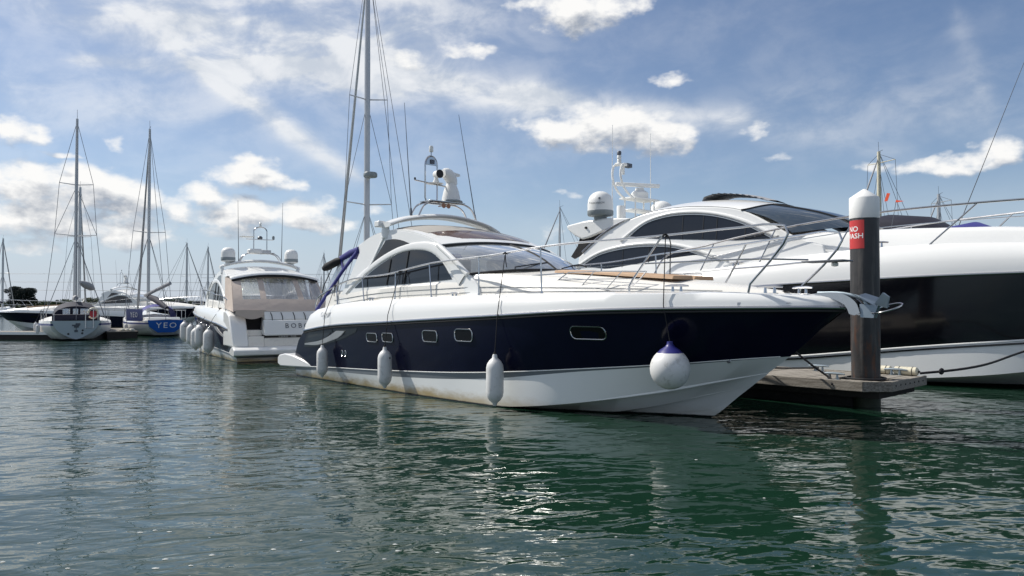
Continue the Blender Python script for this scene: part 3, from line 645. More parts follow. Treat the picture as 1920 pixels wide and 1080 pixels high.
def main_boat():
    root = thing('sports_cruiser', 'navy and white sports cruiser with blue cockpit canopy and round fender at its bow', 'motor yacht', (-4.5944, 21.876, 0), -48)
    cruiser_shell(root); rails(root); roof_gear(root)
    # foredeck sun pad, hand rails and hatch details
    for y0, y1 in ((-.60, -.02), (.02, .60)):
        rows = []
        mb = MB()
        for x, zz in ((8.75, 2.535), (9.6, 2.49), (10.6, 2.415), (11.55, 2.345)): rows.append([(x, y0, zz - .03), (x, y0 + .02, zz + .030), (x, y1 - .02, zz + .04), (x, y1, zz - .03)])
        mb.grid(rows); mb.f.append((0, 1, 2, 3)); mb.f.append((12, 13, 14, 15)); mb.build('sun_pad', 'tan', root, 60, .02)
    for sg in (-1, 1):
        loop = spline([(9.62, sg*1.10, 2.47), (9.46, sg*1.16, 2.36), (9.36, sg*1.26, 2.21), (9.55, sg*1.25, 2.175), (10.2, sg*1.11, 2.175), (10.95, sg*.98, 2.19), (11.06, sg*.90, 2.30), (11.15, sg*.80, 2.45)], 40)
        MB().tube(loop, .010, 6).build('basket_rail', 'steel', root)
        MB().tube([(9.62, sg*1.10, 2.47), (10.3, sg*.98, 2.475), (11.15, sg*.80, 2.45)], .010, 6).build('basket_rail', 'steel', root)
        MB().tube([(9.45, sg*1.17, 2.33), (10.3, sg*1.05, 2.335), (11.08, sg*.88, 2.33)], .007, 6).build('basket_rail', 'steel', root)
        for x in (9.95, 10.5): MB().tube([(x, sg*1.17 - sg*(x-9.95)*.2, 2.175), (x + .22, sg*1.02 - sg*(x-9.95)*.2, 2.475)], .008, 6).build('basket_bar', 'steel', root)
        MB().tube([(8.3, sg*1.26, 2.41), (8.9, sg*1.17, 2.44), (9.5, sg*1.1, 2.46)], .012, 6).build('grab_rail', 'steel', root)
        skin_patch(MB(), [(13.0,1.885), (13.6,1.905), (13.62,1.925), (13.0,1.925)], side_fn([SHR, BW1, BW2]), sg, .006, .02).build('name_strip', 'alloy', root)
    text_mesh('side_lettering', 'GOUIE', .17, 'text_silver', root, (2.27, -1.962, 1.63), (R(82), 0, R(2)), .002, 1.0)
    # cockpit canopy: blue binding, clear side, rolled-up cover
    for sg in (-1, 1):
        y = sg * 1.60
        MB().tube([(3.16, y, 3.20), (2.75, y, 3.13), (2.32, y, 3.01)], [.075, .085, .08], 10, sy=.55).build('canopy_roll', 'canvas_blue', root)
        MB().tube([(2.36, y, 2.99), (2.2, y*1.02, 2.95), (1.75, y*1.03, 2.84), (1.58, y*1.03, 2.80)], [.06, .10, .105, .07], 10).build('canopy_cover', 'canvas_black', root)
        MB().tube([(3.13, y*1.01, 3.15), (2.52, y*1.04, 2.70), (1.9, y*1.05, 2.22), (1.27, y*1.06, 1.74)], .055, 8, sy=.5).build('canopy_binding', 'canvas_blue', root)
        MB().tube([(2.34, y, 2.98), (2.54, y*1.03, 2.70)], .045, 8, sy=.5).build('canopy_binding', 'canvas_blue', root)
        MB().prism([(3.1, y, 3.14), (2.3, y, 2.98), (1.27, y*1.05, 1.78), (1.9, y*1.04, 2.22)], [(3.1, y*.995, 3.14), (2.3, y*.995, 2.98), (1.27, y*1.045, 1.78), (1.9, y*1.035, 2.22)]).build('canopy_window', 'vinyl', root)
    MB().tube([(1.95, -1.6, 2.86), (1.5, -1.62, 2.35), (1.3, -1.63, 1.85)], .012, 6).build('canopy_strap', 'rope_black', root)
    MB().prism([(3.1,-1.55,3.24), (2.32,-1.55,3.06), (2.32,1.55,3.06), (3.1,1.55,3.24)], [(3.1,-1.55,3.20), (2.32,-1.55,3.02), (2.32,1.55,3.02), (3.1,1.55,3.20)]).build('canopy_top', 'canvas_blue', root)
    # bow roller, cheeks and hanging anchor
    for sg in (-1, 1):
        ch = spline2([(13.70,2.05), (13.95,2.075), (14.19,2.04), (14.37,1.91), (14.42,1.77)], 14) + spline2([(14.34,1.735), (14.26,1.76), (14.23,1.85), (14.10,1.945), (13.9,2.0)], 8)
        MB().prism([(x, sg*.075, z) for x, z in ch], [(x, sg*.087, z) for x, z in ch]).build('bow_roller_cheek', 'steel', root)
    MB().lathe([(.05,-.07), (.035,-.02), (.035,.02), (.05,.07)], (14.31, 0, 1.90), 12, 'y').build('bow_roller', 'rubber', root)
    root.pass_index = 1
    return root
MAIN = main_boat()
def anchor():
    a = thing('anchor', 'galvanised plough anchor hanging in the bow roller beside the mooring pile', 'anchor', (0, 0, 0))
    a.location = MAIN.matrix_basis @ Vector((14.2, 0, 1.9)); a.rotation_euler = (0, 0, R(-48))
    MB().tube(spline([(-.45,0,.16), (0,0,.14), (.25,0,.05), (.34,0,-.10)], 10), .028, 8, sy=.5).build('shank', 'galvanised', a)
    for sg in (-1, 1):      # two bent flukes folded from a plate
        MB().prism([(.14,0,.12), (.40,0,.02), (.50,sg*.22,-.02), (.32,sg*.30,.10), (.16,sg*.24,.16)], [(.15,0,.10), (.41,0,0), (.51,sg*.22,-.04), (.33,sg*.30,.08), (.17,sg*.24,.14)]).build('fluke', 'galvanised', a)
        MB().prism([(.20,sg*.02,.0), (.44,sg*.01,-.02), (.38,sg*.03,-.20), (.22,sg*.04,-.19)], [(.20,sg*.05,.0), (.46,sg*.04,-.02), (.40,sg*.06,-.20), (.22,sg*.07,-.19)]).build('fluke', 'galvanised', a)
    MB().prism([(.40,-.03,.0), (.52,-.04,.16), (.60,-.02,.10), (.56,.0,-.06)], [(.40,.02,.0), (.52,.03,.16), (.60,.02,.10), (.56,.04,-.06)]).build('fluke_tip', 'galvanised', a)
    MB().tube([(.56 + .20*math.cos(t), .20*math.sin(t), -.06 + .07*math.sin(t + .6)) for t in [2*math.pi*k/24 for k in range(25)]], .012, 6).build('roll_bar', 'steel', a)
anchor()

# ------------------------------------------------------------------ fenders
FPROF = [(.0,.80), (.03,.80), (.04,.775), (.045,.74), (.09,.70), (.128,.64), (.14,.58), (.14,.20), (.128,.13), (.09,.07), (.045,.03), (.035,.0), (.02,-.02), (0,-.02)]
def fender(p, h, top, label, group=None, m='fender', rope='rope_black', r=1.0, mid=None):
    """p world point of the bottom eye, h body height, top world point where the lanyard is tied"""
    o = thing('fender', label, 'fender', p, random.uniform(0, 360), group)
    k = h / .82
    MB().lathe([(rr * k * r, z * k) for rr, z in FPROF], (0, 0, .02), 18).build('fender_body', m, o)
    MB().tube([(.022*math.cos(t), 0, h + .012 + .022*math.sin(t)) for t in [2*math.pi*i/10 for i in range(11)]], .010, 6).build('eye', 'rubber', o)
    MB().lathe([(.022,0), (.022,.012)], (0, -.139*k*r, .6*k), 8, 'y').build('valve', 'rubber', o)
    rz = Matrix.Rotation(-o.rotation_euler.z, 3, 'Z')
    q = rz @ (Vector(top) - Vector(p)); pts = [(0, 0, h + .02)]
    if mid: pts.append(rz @ (Vector(mid) - Vector(p)))
    pts.append(q)
    MB().tube(pts, .008, 6).build('lanyard', rope, o)
    kn = MB(); kn.tube([q + Vector((.035*math.cos(t), .035*math.sin(t), .012*math.sin(2*t))) for t in [2*math.pi*i/10 for i in range(11)]], .014, 6)
    kn.tube([q, q + Vector((.02, .02, -.10)), q + Vector((.0, .03, -.26))], .009, 5); kn.build('knot', rope, o)
    return o
def mw(*p): return MAIN.matrix_basis @ Vector(p)
for x, yb, z0, h, rx, ry, rz_, lb in ((2.40,2.13,.13,.78,2.28,1.72,2.35,'white cylinder fender beside the silver fin at the navy hull stern'),
                            (5.28,2.21,.11,.88,5.2,1.775,2.60,'white cylinder fender hanging below the pair of small portholes'),
                            (8.76,2.12,.07,.93,8.6,1.73,2.84,'white cylinder fender hanging midships between portholes on the navy hull')):
    fender(mw(x, -yb, z0), h, mw(rx, -ry, rz_), lb, None, mid=mw(x - .03, -(float(HULLY(x, 1.6)) + .06), 1.62 + .03*x/3))
def ball_fender():
    o = thing('ball_fender', 'big round white buoy fender with blue top below the bow of the navy cruiser', 'fender', mw(12.07, -1.40, .58), 20)
    pr = [(0.,.0)] + [(.31*math.sin(t), .32 - .32*math.cos(t)) for t in [math.pi*k/14 for k in range(1, 11)]]
    MB().lathe(pr + [(.20,.565)], (0, 0, 0), 26).build('fender_body', 'fender', o)
    MB().lathe([(.205,.555), (.15,.615), (.08,.66), (.05,.70), (.045,.74), (.0,.745)], (0, 0, 0), 22).build('fender_top', 'fender_blue', o)
    rz = Matrix.Rotation(-o.rotation_euler.z, 3, 'Z'); b = o.location
    q = rz @ (mw(11.86, -1.22, 2.99) - b); md = rz @ (mw(12.0, -1.47, 1.88) - b)
    MB().tube([(0, 0, .73), md, q], .009, 6).build('lanyard', 'rope_black', o)
    kn = MB(); kn.tube([q + Vector((.04*math.cos(t), .04*math.sin(t), .015*math.sin(2*t))) for t in [2*math.pi*i/10 for i in range(11)]], .016, 6)
    kn.tube(spline([q, q + Vector((.07, .0, -.05)), q + Vector((.09, .01, -.3)), q + Vector((.085, .01, -.62))], 8), .010, 5); kn.build('knot', 'rope_black', o)
ball_fender()
# ------------------------------------------------------------------ moored cruiser with the beige cockpit cover, seen from astern
def beige_cruiser():
    S = .88
    keep = ('hull_bottom', 'boot_stripe', 'topsides', 'bulwark', 'deck', 'rub_rail', 'rub_strip', 'pinstripe', 'bathing_platform', 'porthole', 'porthole_frame', 'quarter_fin', 'coachroof',
            'cabin_side', 'window_arch', 'quarter_light', 'side_window', 'window_mullion', 'pillar_moulding', 'hard_top', 'windscreen', 'screen_header', 'screen_pillar', 'dashboard', 'top_rail', 'stanchion', 'bow_rail', 'roof_wing', 'wing_pedestal', 'frame_leg', 'equipment_plate')
    r = copy_tree(MAIN, None, lambda c: c.name.split('.')[0] in keep)
    r.name = 'sports_cruiser'; r.location = (-7.517, 25.67, 0); r.rotation_euler = (0, 0, R(120)); r.scale = (S,) * 3
    tag(r, 'white sports cruiser with beige cockpit cover, stern on, with five fenders along its side', 'motor yacht')
    def q(p): return tuple(c / S for c in p)
    def P(pts): return [q(p) for p in pts]
    # stern mouldings
    for sg in (1, -1):
        a = [(.02,.50), (.02,.62), (.30,1.10), (.62,1.52), (1.1,1.66), (1.6,1.66), (1.6,.50)]
        MB().prism(P([(x, sg*1.16, z) for x, z in a]), P([(x - .05, sg*(1.70 - .06*(x < .2)), z) for x, z in a])).build('stern_quarter', 'gelcoat', r, 40, .05)
        MB().tube(P([(.20, sg*1.36, .80), (.42, sg*1.36, 1.20)]), .022, 8).build('stern_light', 'alloy', r)
    MB().box(*q((.10, 1.4)), *q((.66, 1.16)), *q((.50, .84))).build('lower_step', 'gelcoat_warm', r, 40, .02)
    MB().box(*q((.42, 1.4)), *q((.66, 1.16)), *q((.84, 1.04))).build('upper_step', 'gelcoat_warm', r, 40, .02)
    MB().prism(P([(.75, .66, 1.04), (.75, 1.2, 1.04), (1.0, 1.45, 1.66), (1.0, .5, 1.66)]), P([(.80, .66, 1.04), (.80, 1.2, 1.04), (1.05, 1.45, 1.66), (1.05, .5, 1.66)])).build('gate_cover', 'canvas_black', r)
    MB().box(*q((.12, .6)), *q((-1.2, .66)), *q((.50, .79))).build('transom_panel', 'gelcoat_warm', r, 40, .02)
    d = MB().prism(P([(.0, .66, .86), (.0, -1.2, .86), (.16, -1.2, 1.38), (.16, .66, 1.38)]), P([(.5, .66, .86), (.5, -1.2, .86), (.5, -1.2, 1.38), (.5, .66, 1.38)])).build('garage_door', 'gelcoat', r, 40, .05)
    MB().box(*q((.10, .4)), *q((-1.2, .655)), *q((.792, .852))).build('name_band', 'black_gloss', r)
    text_mesh('band_lettering', 'CHAM  THE', .07, 'sign_white', r, q((.098, -.1, .822)), (R(90), 0, R(-90)), .002, 1.25, 1.5)
    text_mesh('name_lettering', 'BOBO', .27, 'text_grey', r, q((.088, -.42, 1.17)), (R(73), 0, R(-90)), .004, 1.45, 1.0)
    MB().prism(P([(.17, .62, 1.38), (.17, -1.2, 1.38), (.32, -1.2, 1.66), (.32, .62, 1.66)]), P([(.7, .62, 1.38), (.7, -1.2, 1.38), (.7, -1.2, 1.66), (.7, .62, 1.66)])).build('stern_coaming', 'gelcoat', r, 40, .03)
    # fabric cockpit enclosure with three clear panels
    T = lambda y: Vector((1.55, y, 2.86 - .03*abs(y)**2)); Bm = lambda y: Vector((.30 + .10*abs(y)**2.2/3, y*1.10, 1.66))
    def cov(y0, y1, v0, v1, n=8, k=6, o=0.):
        rows = []
        for i in range(k + 1):
            v = v0 + (v1 - v0) * i / k; row = []
            for j in range(n + 1):
                y = y0 + (y1 - y0) * j / n; p = T(y).lerp(Bm(y), v); p.x -= .10 * math.sin(math.pi * v) + o; row.append(q(p))
            rows.append(row)
        return rows
    def cover(name, m, *a, **k): return MB().grid(cov(*a, **k)).build(name, m, r, 60)
    cover('cockpit_cover', 'canvas_beige', -1.45, 1.45, .66, 1.0, n=16)
    for a, b in ((1.16, 1.45), (.44, .62), (-.74, -.56), (-1.45, -1.38)): cover('cover_seam_panel', 'canvas_beige', a, b, .0, .66, n=3)
    cover('cover_header', 'canvas_beige', -1.45, 1.45, -.02, .06, n=12, o=.012)
    for a, b in ((.62, 1.16), (-.56, .44), (-1.38, -.74)): cover('clear_panel', 'vinyl', a, b, .06, .66)
    for sg in (1, -1):
        MB().prism(P([(1.55, sg*1.45, 2.80), (2.6, sg*1.47, 2.85), (2.3, sg*1.53, 1.75), (.42, sg*1.58, 1.64)]), P([(1.55, sg*1.43, 2.80), (2.6, sg*1.45, 2.85), (2.3, sg*1.51, 1.75), (.42, sg*1.56, 1.64)])).build('cover_side', 'canvas_beige', r)
    MB().grid([[q((.34 - .06*math.sin(math.pi*j/12), 1.52 - 1.0*j/12, zz - .20*dr*math.sin(math.pi*j/12))) for j in range(13)] for zz, dr in ((1.70, 0), (1.62, .5), (1.56, .8))]).build('cover_drape', 'canvas_beige', r, 60)
    for y in (.42, .08, -.32, -.68, -1.05): MB().tube(P([(.29, y, 1.62), (.20, y - .03, 1.5), (.17, y - .04, 1.36)]), .014, 6).build('bungee', 'rope_black', r)
    # hard top overhang
    rows = []
    for x, dz in ((2.75, .0), (2.2, -.02), (1.62, -.06), (1.44, -.12), (1.42, -.18)):
        rows.append([q((x - .10*(1-(j/8)**2)*(x < 2), 1.50*math.sin(math.pi/2*j/8), 2.90 + dz + .19*(1-abs(math.sin(math.pi/2*j/8))**2.2))) for j in range(-8, 9)])
    MB().grid(rows).build('roof_overhang', 'gelcoat', r, 60)
    MB().grid([[q((1.40 - .08*(1-(j/8)**2), 1.47*math.sin(math.pi/2*j/8), zz + .19*(1-abs(math.sin(math.pi/2*j/8))**2.2))) for j in range(-8, 9)] for zz in (2.73, 2.65)] ).build('roof_lip', 'canvas_black', r)
    for sg, x in ((1, 3.88), (-1, 3.88)):
        y = sg*1.15
        MB().lathe([(c/S, z/S) for c, z in ((.10,0), (.10,.10), (.24,.13), (.25,.16))], q((x, y, 3.34)), 20).build('radome_foot', 'dome_white', r)
        MB().lathe([(c/S, z/S) for c, z in ((.25,0), (.255,.02), (.255,.11), (.25,.12))], q((x, y, 3.50)), 22).build('radome_band', 'dome_grey', r)
        MB().lathe([(c/S, z/S) for c, z in ((.25,0), (.25,.16), (.235,.24), (.19,.31), (.11,.355), (.0,.37))], q((x, y, 3.62)), 22).build('radome', 'dome_white', r)
        MB().tube(P([(x, sg*.78, 3.42), (x, sg*.82, 5.75)]), [.018, .006], 6).build('aerial', 'alloy_dark', r)
    MB().tube(P([(x_, y_, z_) for x_, y_, z_ in [(3.9,-.24,3.80), (3.9,-.24,4.62)] + [(3.9, .0 - .24*math.cos(t), 4.64 + .15*math.sin(t)) for t in [math.pi*k/8 for k in range(9)]] + [(3.9,.24,4.62), (3.9,.24,3.80)]]), .026, 8).build('mast_hoop', 'steel', r)
    MB().tube(P([(3.9,-.48,4.32), (3.9,.52,4.32)]), .02, 6).build('cross_arm', 'steel', r)
    MB().lathe([(.30,0), (.31,.02), (.05,.05), (0,.055)], q((3.9, .48, 4.40)), 18).build('mushroom_aerial', 'dome_white', r)
    MB().lathe([(.05,0), (.06,.12), (.04,.16), (0,.17)], q((3.9, -.48, 4.33)), 12).build('arm_light', 'dome_grey', r)
    MB().lathe([(.10,0), (.11,.06), (.06,.12), (0,.125)], q((3.86, .02, 4.34)), 14).build('spotlight', 'alloy_dark', r)
    MB().lathe([(.05,0), (.055,.16), (.03,.19), (0,.19)], q((3.9, 0, 4.80)), 12).build('masthead_light', 'lamp_white', r)
    MB().lathe([(.30,0), (.34,.03), (.34,.15), (.28,.20), (0,.21)], q((3.9, .18, 3.78)), 20).build('radar', 'dome_white', r)
    MB().box(*q((3.7, 4.1)), *q((-.36, .02)), *q((3.78, 3.92))).build('horn_box', 'alloy', r, 40, .02)
    return r
BOBO = beige_cruiser()
def bw(*p): return BOBO.matrix_basis @ Vector(tuple(c / .88 for c in p))
for i, (x, z0, lb) in enumerate(((9.0,.30,'foremost of five white fenders on the cruiser with the beige cover'), (7.05,.24,'second of five white fenders from the bow of the beige-covered cruiser'), (5.8,.12,'middle one of five white fenders on the beige-covered cruiser'), (4.75,.27,'fourth of five white fenders from the bow of the beige-covered cruiser'), (2.75,.16,'aftmost of five white fenders, by the stern quarter of the beige-covered cruiser'))):
    fender(bw(x, 1.98, z0), .92, bw(x, 1.60, 1.75), lb, None, r=1.15, mid=bw(x, 1.86, 1.35))

# ------------------------------------------------------------------ large black and white motor yacht beyond the finger pier
def big_yacht():
    r = thing('motor_yacht', 'large white motor yacht with black hull band and two tiers of arched windows', 'motor yacht', (.841, 29.965, 0), -46)
    K = [(0,0,-.8), (10,0,-.9), (15,0,-.5), (17.3,0,0), (18.4,0,.55), (19.2,0,1.1)]
    C = [(0,2.2,-.1), (6,2.3,-.04), (12,2.16,.02), (14.6,1.93,.17), (16.5,1.42,.40), (18,.8,.75), (19.2,0,1.12)]
    NB = [(0,2.36,.40), (6,2.46,.45), (11.7,2.28,.56), (12.9,2.18,.70), (14.1,2.02,.85), (15.3,1.78,.98), (16.5,1.47,1.10), (18,.92,1.26), (19.55,0,1.42)]
    M = [(0,2.36,1.1), (6,2.5,1.3), (12,2.38,1.5), (14.2,2.12,1.70), (16.5,1.58,1.85), (18.3,.92,1.98), (19.95,0,2.1)]
    SH = [(0,2.32,1.75), (6,2.5,2.12), (12,2.42,2.43), (13,2.33,2.47), (14.2,2.18,2.52), (15.4,1.94,2.56), (16.6,1.64,2.59), (18.5,.96,2.68), (19.9,.3,2.74), (20.35,0,2.75)]
    B1 = [(0,2.30,1.95), (6,2.48,2.36), (12,2.40,2.72), (14.2,2.16,2.84), (16.6,1.62,2.88), (18.5,.94,2.92), (20.25,0,2.92)]
    B2 = [(.2,2.22,2.12), (6,2.38,2.60), (9,2.36,2.82), (11.7,2.24,3.06), (13.5,2.07,3.20), (14.8,1.86,3.23), (16.5,1.45,3.20), (18.5,.80,3.15), (20,0,3.06)]
    B3 = [(.3,2.1,2.15), (6,2.22,2.66), (9.1,2.2,2.88), (11.7,2.08,3.14), (13.5,1.90,3.28), (14.8,1.70,3.31), (16.5,1.30,3.27), (18.4,.66,3.20), (19.7,0,3.08)]
    DC = [(.3,0,2.15), (6,0,2.66), (9.1,0,2.88), (11.7,0,3.14), (13.5,0,3.28), (14.8,0,3.31), (16.5,0,3.27), (18.4,0,3.20), (19.7,0,3.08)]
    hull_loft([K, C, off(C, .05), NB], 56).build('hull_bottom', 'hull_white_plain', r, 30)
    hull_loft([NB, M, SH], 56).build('topsides', 'navy_black', r, 60)
    hull_loft([SH, B1, B2, B3], 56).build('bulwark', 'gelcoat', r, 60)
    hull_loft([B3, DC], 40, False).build('deck', 'gelcoat', r)
    for sg in (-1, 1):
        MB().tube([(p.x, sg*(p.y + .012), p.z) for p in spline(SH, 80)], .032, 8).build('rub_rail', 'steel', r)
        MB().tube([(p.x, sg*(p.y + .012), p.z - .07) for p in spline(NB, 80)][:-1], .022, 6).build('boot_line', 'black_gloss', r)
        MB().tube([(p.x, sg*(p.y + .006), p.z + .0) for p in spline(NB, 80)][:-1], .022, 6).build('pinstripe', 'gelcoat', r)
    Y = lambda x, z: 2.05 - .12*(z - 3)
    # long foredeck trunk
    T1 = [(3.8,2.08,2.5), (9,2.09,2.86), (11.5,1.98,3.12), (13.4,1.66,3.26), (14.7,1.46,3.29), (16.4,1.02,3.26), (18,.5,3.2), (18.8,.1,3.16)]
    T2 = [(3.8,2.06,2.9), (9,2.04,3.3), (11.5,1.92,3.55), (13.4,1.54,3.62), (14.7,1.33,3.61), (16.4,.90,3.54), (18,.42,3.36), (18.75,.08,3.2)]
    T3 = [(3.8,1.98,3.0), (9,1.94,3.5), (11.5,1.80,3.72), (13.4,1.36,3.75), (14.7,1.15,3.73), (16.4,.74,3.65), (18,.3,3.42), (18.7,.05,3.22)]
    T4 = [(3.8,0,3.0), (9,0,3.6), (11.5,0,3.9), (13.4,0,3.88), (14.7,0,3.82), (16.4,0,3.72), (18,0,3.45), (18.7,0,3.23)]
    hull_loft([T1, T2, T3, T4], 50).build('coachroof', 'gelcoat', r, 45)
    top = spline2([(5.05,4.20), (5.5,4.40), (6.04,4.57), (6.65,4.71), (7.62,4.79), (8.9,4.72), (9.93,4.53), (10.75,4.12), (11.45,3.72), (12.3,3.40)], 30)
    outl = [(4.0,2.6), (4.05,3.45), (4.5,3.80)] + top + [(12.5,2.8)]
    uw = spline2([(6.09,4.03), (6.67,4.37), (7.35,4.52), (8.2,4.54), (9.1,4.42), (10.04,4.12), (10.93,3.66)], 26) + [(9.8,3.68), (8.43,3.78), (7.2,3.88), (6.6,3.95)]
    lw = spline2([(4.19,3.16), (4.85,3.46), (5.7,3.62), (6.73,3.67), (7.9,3.56), (8.83,3.28), (9.4,3.10)], 24) + [(8.6,3.02), (6.59,2.98), (5.2,3.04)]
    ua = spline2([(5.75,3.90), (6.1,4.13), (6.65,4.43), (7.35,4.60), (8.2,4.62), (9.1,4.50), (10.1,4.19), (11.05,3.70)], 36)
    la = spline2([(4.0,3.12), (4.3,3.30), (4.85,3.54), (5.7,3.71), (6.73,3.76), (7.9,3.65), (8.9,3.36), (9.6,3.12)], 36)
    for sg in (-1, 1):
        MB().prism([(x, sg*Y(x, z), z) for x, z in outl], [(x, sg*(Y(x, z) - .1), z) for x, z in outl]).build('cabin_side', 'gelcoat', r, 40, .04)
        for path, nm in ((ua, 'upper_arch'), (la, 'lower_arch')):
            band(MB(), path, Y, sg, .045, .05).build(nm, 'gelcoat', r, 60)
        skin_patch(MB(), uw, Y, sg, .012, .04).build('upper_window', 'glass_dark', r)
        skin_patch(MB(), lw, Y, sg, .012, .04).build('lower_window', 'glass_dark', r)
        for p, nm in ((uw[:26], 'upper_window_trim'), (lw[:24], 'lower_window_trim')):
            skin_tube(MB(), p, Y, sg, .02, .022, False).build(nm, 'steel', r)
        for x, z0, z1 in ((8.05,3.81,4.53), (8.75,3.77,4.47), (9.2,3.73,4.38), (10.1,3.69,4.08), (5.9,3.04,3.62), (6.9,3.0,3.64), (7.6,3.0,3.58)):
            MB().tube([(x, sg*(Y(x, z0) + .014), z0), (x, sg*(Y(x, z1) + .014), z1)], .012, 5).build('window_mullion', 'rubber', r)
        MB().tube(spline([(4.2, sg*1.99, 3.62), (4.7, sg*1.95, 3.98), (5.5, sg*1.9, 4.42), (5.9, sg*1.87, 4.56)], 10), .03, 8).build('grab_rail', 'steel', r)
        skin_patch(MB(), [(12.2,2.83), (12.55,2.83), (12.55,2.86), (12.2,2.86)], Y, sg, -.03, .02)
    ex = [p[0] for p in top]; ez = [p[1] for p in top]
    rows = []
    for i in range(28):
        x = 5.05 + (11.0 - 5.05)*i/27; w = Y(x, np.interp(x, ex, ez)); c = float(np.interp(x, [5, 6.5, 9, 11], [.1, .28, .33, .16]))
        rows.append([(x + .9*max(0, (x-8.8)/2.2)*(1-(k/10)**2), w*math.sin(math.pi/2*k/10), float(np.interp(x, ex, ez)) + c*(1-abs(math.sin(math.pi/2*k/10))**2.2)) for k in range(-10, 11)])
    rows = [row for row in rows if row[0][0] <= 10.05]
    MB().grid(rows).build('roof', 'gelcoat', r, 50)
    fr = rows[-1]
    tp = [Vector(p) + Vector((.03, 0, -.02)) for p in fr]
    bt = spline([(11.45,-1.95,3.78), (12.5,-1.2,3.90), (12.95,0,3.96), (12.5,1.2,3.90), (11.45,1.95,3.78)], len(tp))
    rr = [[a.lerp(b, k/8) + Vector((.12, 0, .06))*math.sin(math.pi*k/8) for a, b in zip(tp, bt)] for k in range(9)]
    MB().grid(rr).build('windscreen', 'glass_blue', r)
    for j in (7, 13): MB().tube([p[j] + Vector((.01, 0, .012)) for p in rr], .02, 6).build('screen_mullion', 'rubber', r)
    MB().tube(tp, .03, 6).build('screen_header', 'rubber', r)
    for y0 in (-.9, .3):
        MB().tube([(12.75 - abs(y0)*.2, y0, 3.97), (12.3, y0 + .1, 4.16), (11.75, y0 + .25, 4.33)], .016, 6).build('wiper', 'rubber', r)
    # aft roof wing, dark cockpit enclosure
    wg = [(3.40,4.56), (3.46,4.42), (3.75,4.20), (4.10,4.05), (4.4,4.09), (5.9,4.50), (6.1,4.60), (5.2,4.68), (4.2,4.66)]
    MB().prism([(x, -1.90, z) for x, z in wg], [(x, 1.90, z) for x, z in wg]).build('roof_wing', 'gelcoat', r, 40, .05)
    for sg in (-1, 1):
        cc = [(3.95,4.14), (4.6,4.2), (5.6,4.45), (4.95,4.0), (4.42,3.70), (3.7,3.42), (3.55,3.5), (3.85,3.85)]
        MB().prism([(x, sg*1.82, z) for x, z in cc], [(x, sg*1.76, z) for x, z in cc]).build('cockpit_cover', 'canvas_black', r)
        MB().lathe([(.04,0), (.045,.05), (.03,.06)], (4.3, sg*1.9 - (.05 if sg < 0 else .01), 4.42), 10, 'y').build('deck_light', 'rubber', r)
    # domes, radar tower and aerials
    for y, x in ((-1.72, 4.75), (1.72, 4.75)):
        MB().lathe([(.20,0), (.22,.10), (.40,.13), (.43,.17), (.43,.29), (.42,.30)], (x, y, 4.66), 24).build('dome_base', 'dome_grey', r)
        MB().lathe([(.42,0), (.42,.22), (.40,.36), (.34,.49), (.24,.58), (.12,.63), (0,.645)], (x, y, 4.96), 26).build('satellite_dome', 'dome_white', r)
    text_mesh('dome_lettering', 'TRACVISION', .085, 'text_grey', r, (4.92, -2.11, 5.17), (R(90), 0, R(22)), .002, 1.1)
    MB().box(4.98, 5.04, -2.10, -2.07, 5.29, 5.35).build('dome_emblem', 'text_grey', r)
    tx = 4.75
    MB().lathe([(.15,0), (.15,.46), (.14,.5), (0,.51)], (tx, -.62, 4.72), 16).build('gps_drum', 'dome_white', r)
    for y in (-.16, .92):
        for x in (tx - .2, tx + .25): MB().tube([(x, y, 4.75), (x, y, 5.52)], .028, 8).build('tower_leg', 'dome_white', r)
    MB().box(tx-.34, tx+.36, -.30, 1.25, 5.10, 5.14).build('tower_shelf', 'dome_white', r, 40, .01)
    MB().box(tx-.34, tx+.36, -.30, 1.10, 5.50, 5.55).build('tower_top', 'dome_white', r, 40, .01)
    for x in (tx - .15, tx + .2): MB().tube(spline([(x, -.2, 5.52), (x, -.42, 5.60), (x, -.86, 6.05), (x, -.9, 6.35), (x, -.80, 6.58), (x, -.60, 6.62)], 16), .04, 8).build('tower_arm', 'dome_white', r)
    MB().tube([(tx, -.5, 6.30), (tx, -.5, 6.6)], .05, 8).build('tower_post', 'dome_white', r)
    MB().lathe([(.28,0), (.30,.05), (.30,.2), (.22,.27), (.16,.30), (.14,.38)], (tx, .42, 5.55), 18).build('radar_motor', 'dome_white', r)
    o = MB().box(-.07, .07, -.78, .78, -.06, .07).build('radar_scanner', 'dome_white', r, 40, .025); o.location = (tx, .30, 6.02); o.rotation_euler = (R(-2), 0, R(-38))
    MB().box(tx-.1, tx+.1, -.84, -.30, 6.58, 6.66).build('camera_bar', 'dome_white', r, 40, .02)
    MB().box(tx-.08, tx+.1, -.42, -.12, 6.56, 6.70).build('camera', 'alloy_dark', r, 40, .015)
    for k in range(3): MB().lathe([(.065,0), (.075,.01), (.075,.10), (.05,.13)], (tx, -.72, 6.66 + .14*k), 12).build('navigation_light', 'lamp_white' if k < 2 else 'alloy_dark', r)
    for y, h in ((-1.1, 7.9), (1.05, 7.95)): MB().tube([(tx, y, 4.7), (tx, y + .02, h)], [.022, .008], 6).build('aerial', 'dome_white', r)
    # raised roof spoiler with ribs
    sp = spline2([(7.95,4.98), (7.90,5.20), (8.2,5.30), (8.8,5.27), (9.5,5.13), (10.05,4.95)], 16)
    MB().grid([[(x, y, z - .06*(y/.6)**2) for x, z in sp] for y in (-.62, -.4, 0, .4, .62)] + [[(x, y, z - .05) for x, z in sp] for y in (.62, -.62)] ).build('sunroof_spoiler', 'canvas_grey', r, 60)
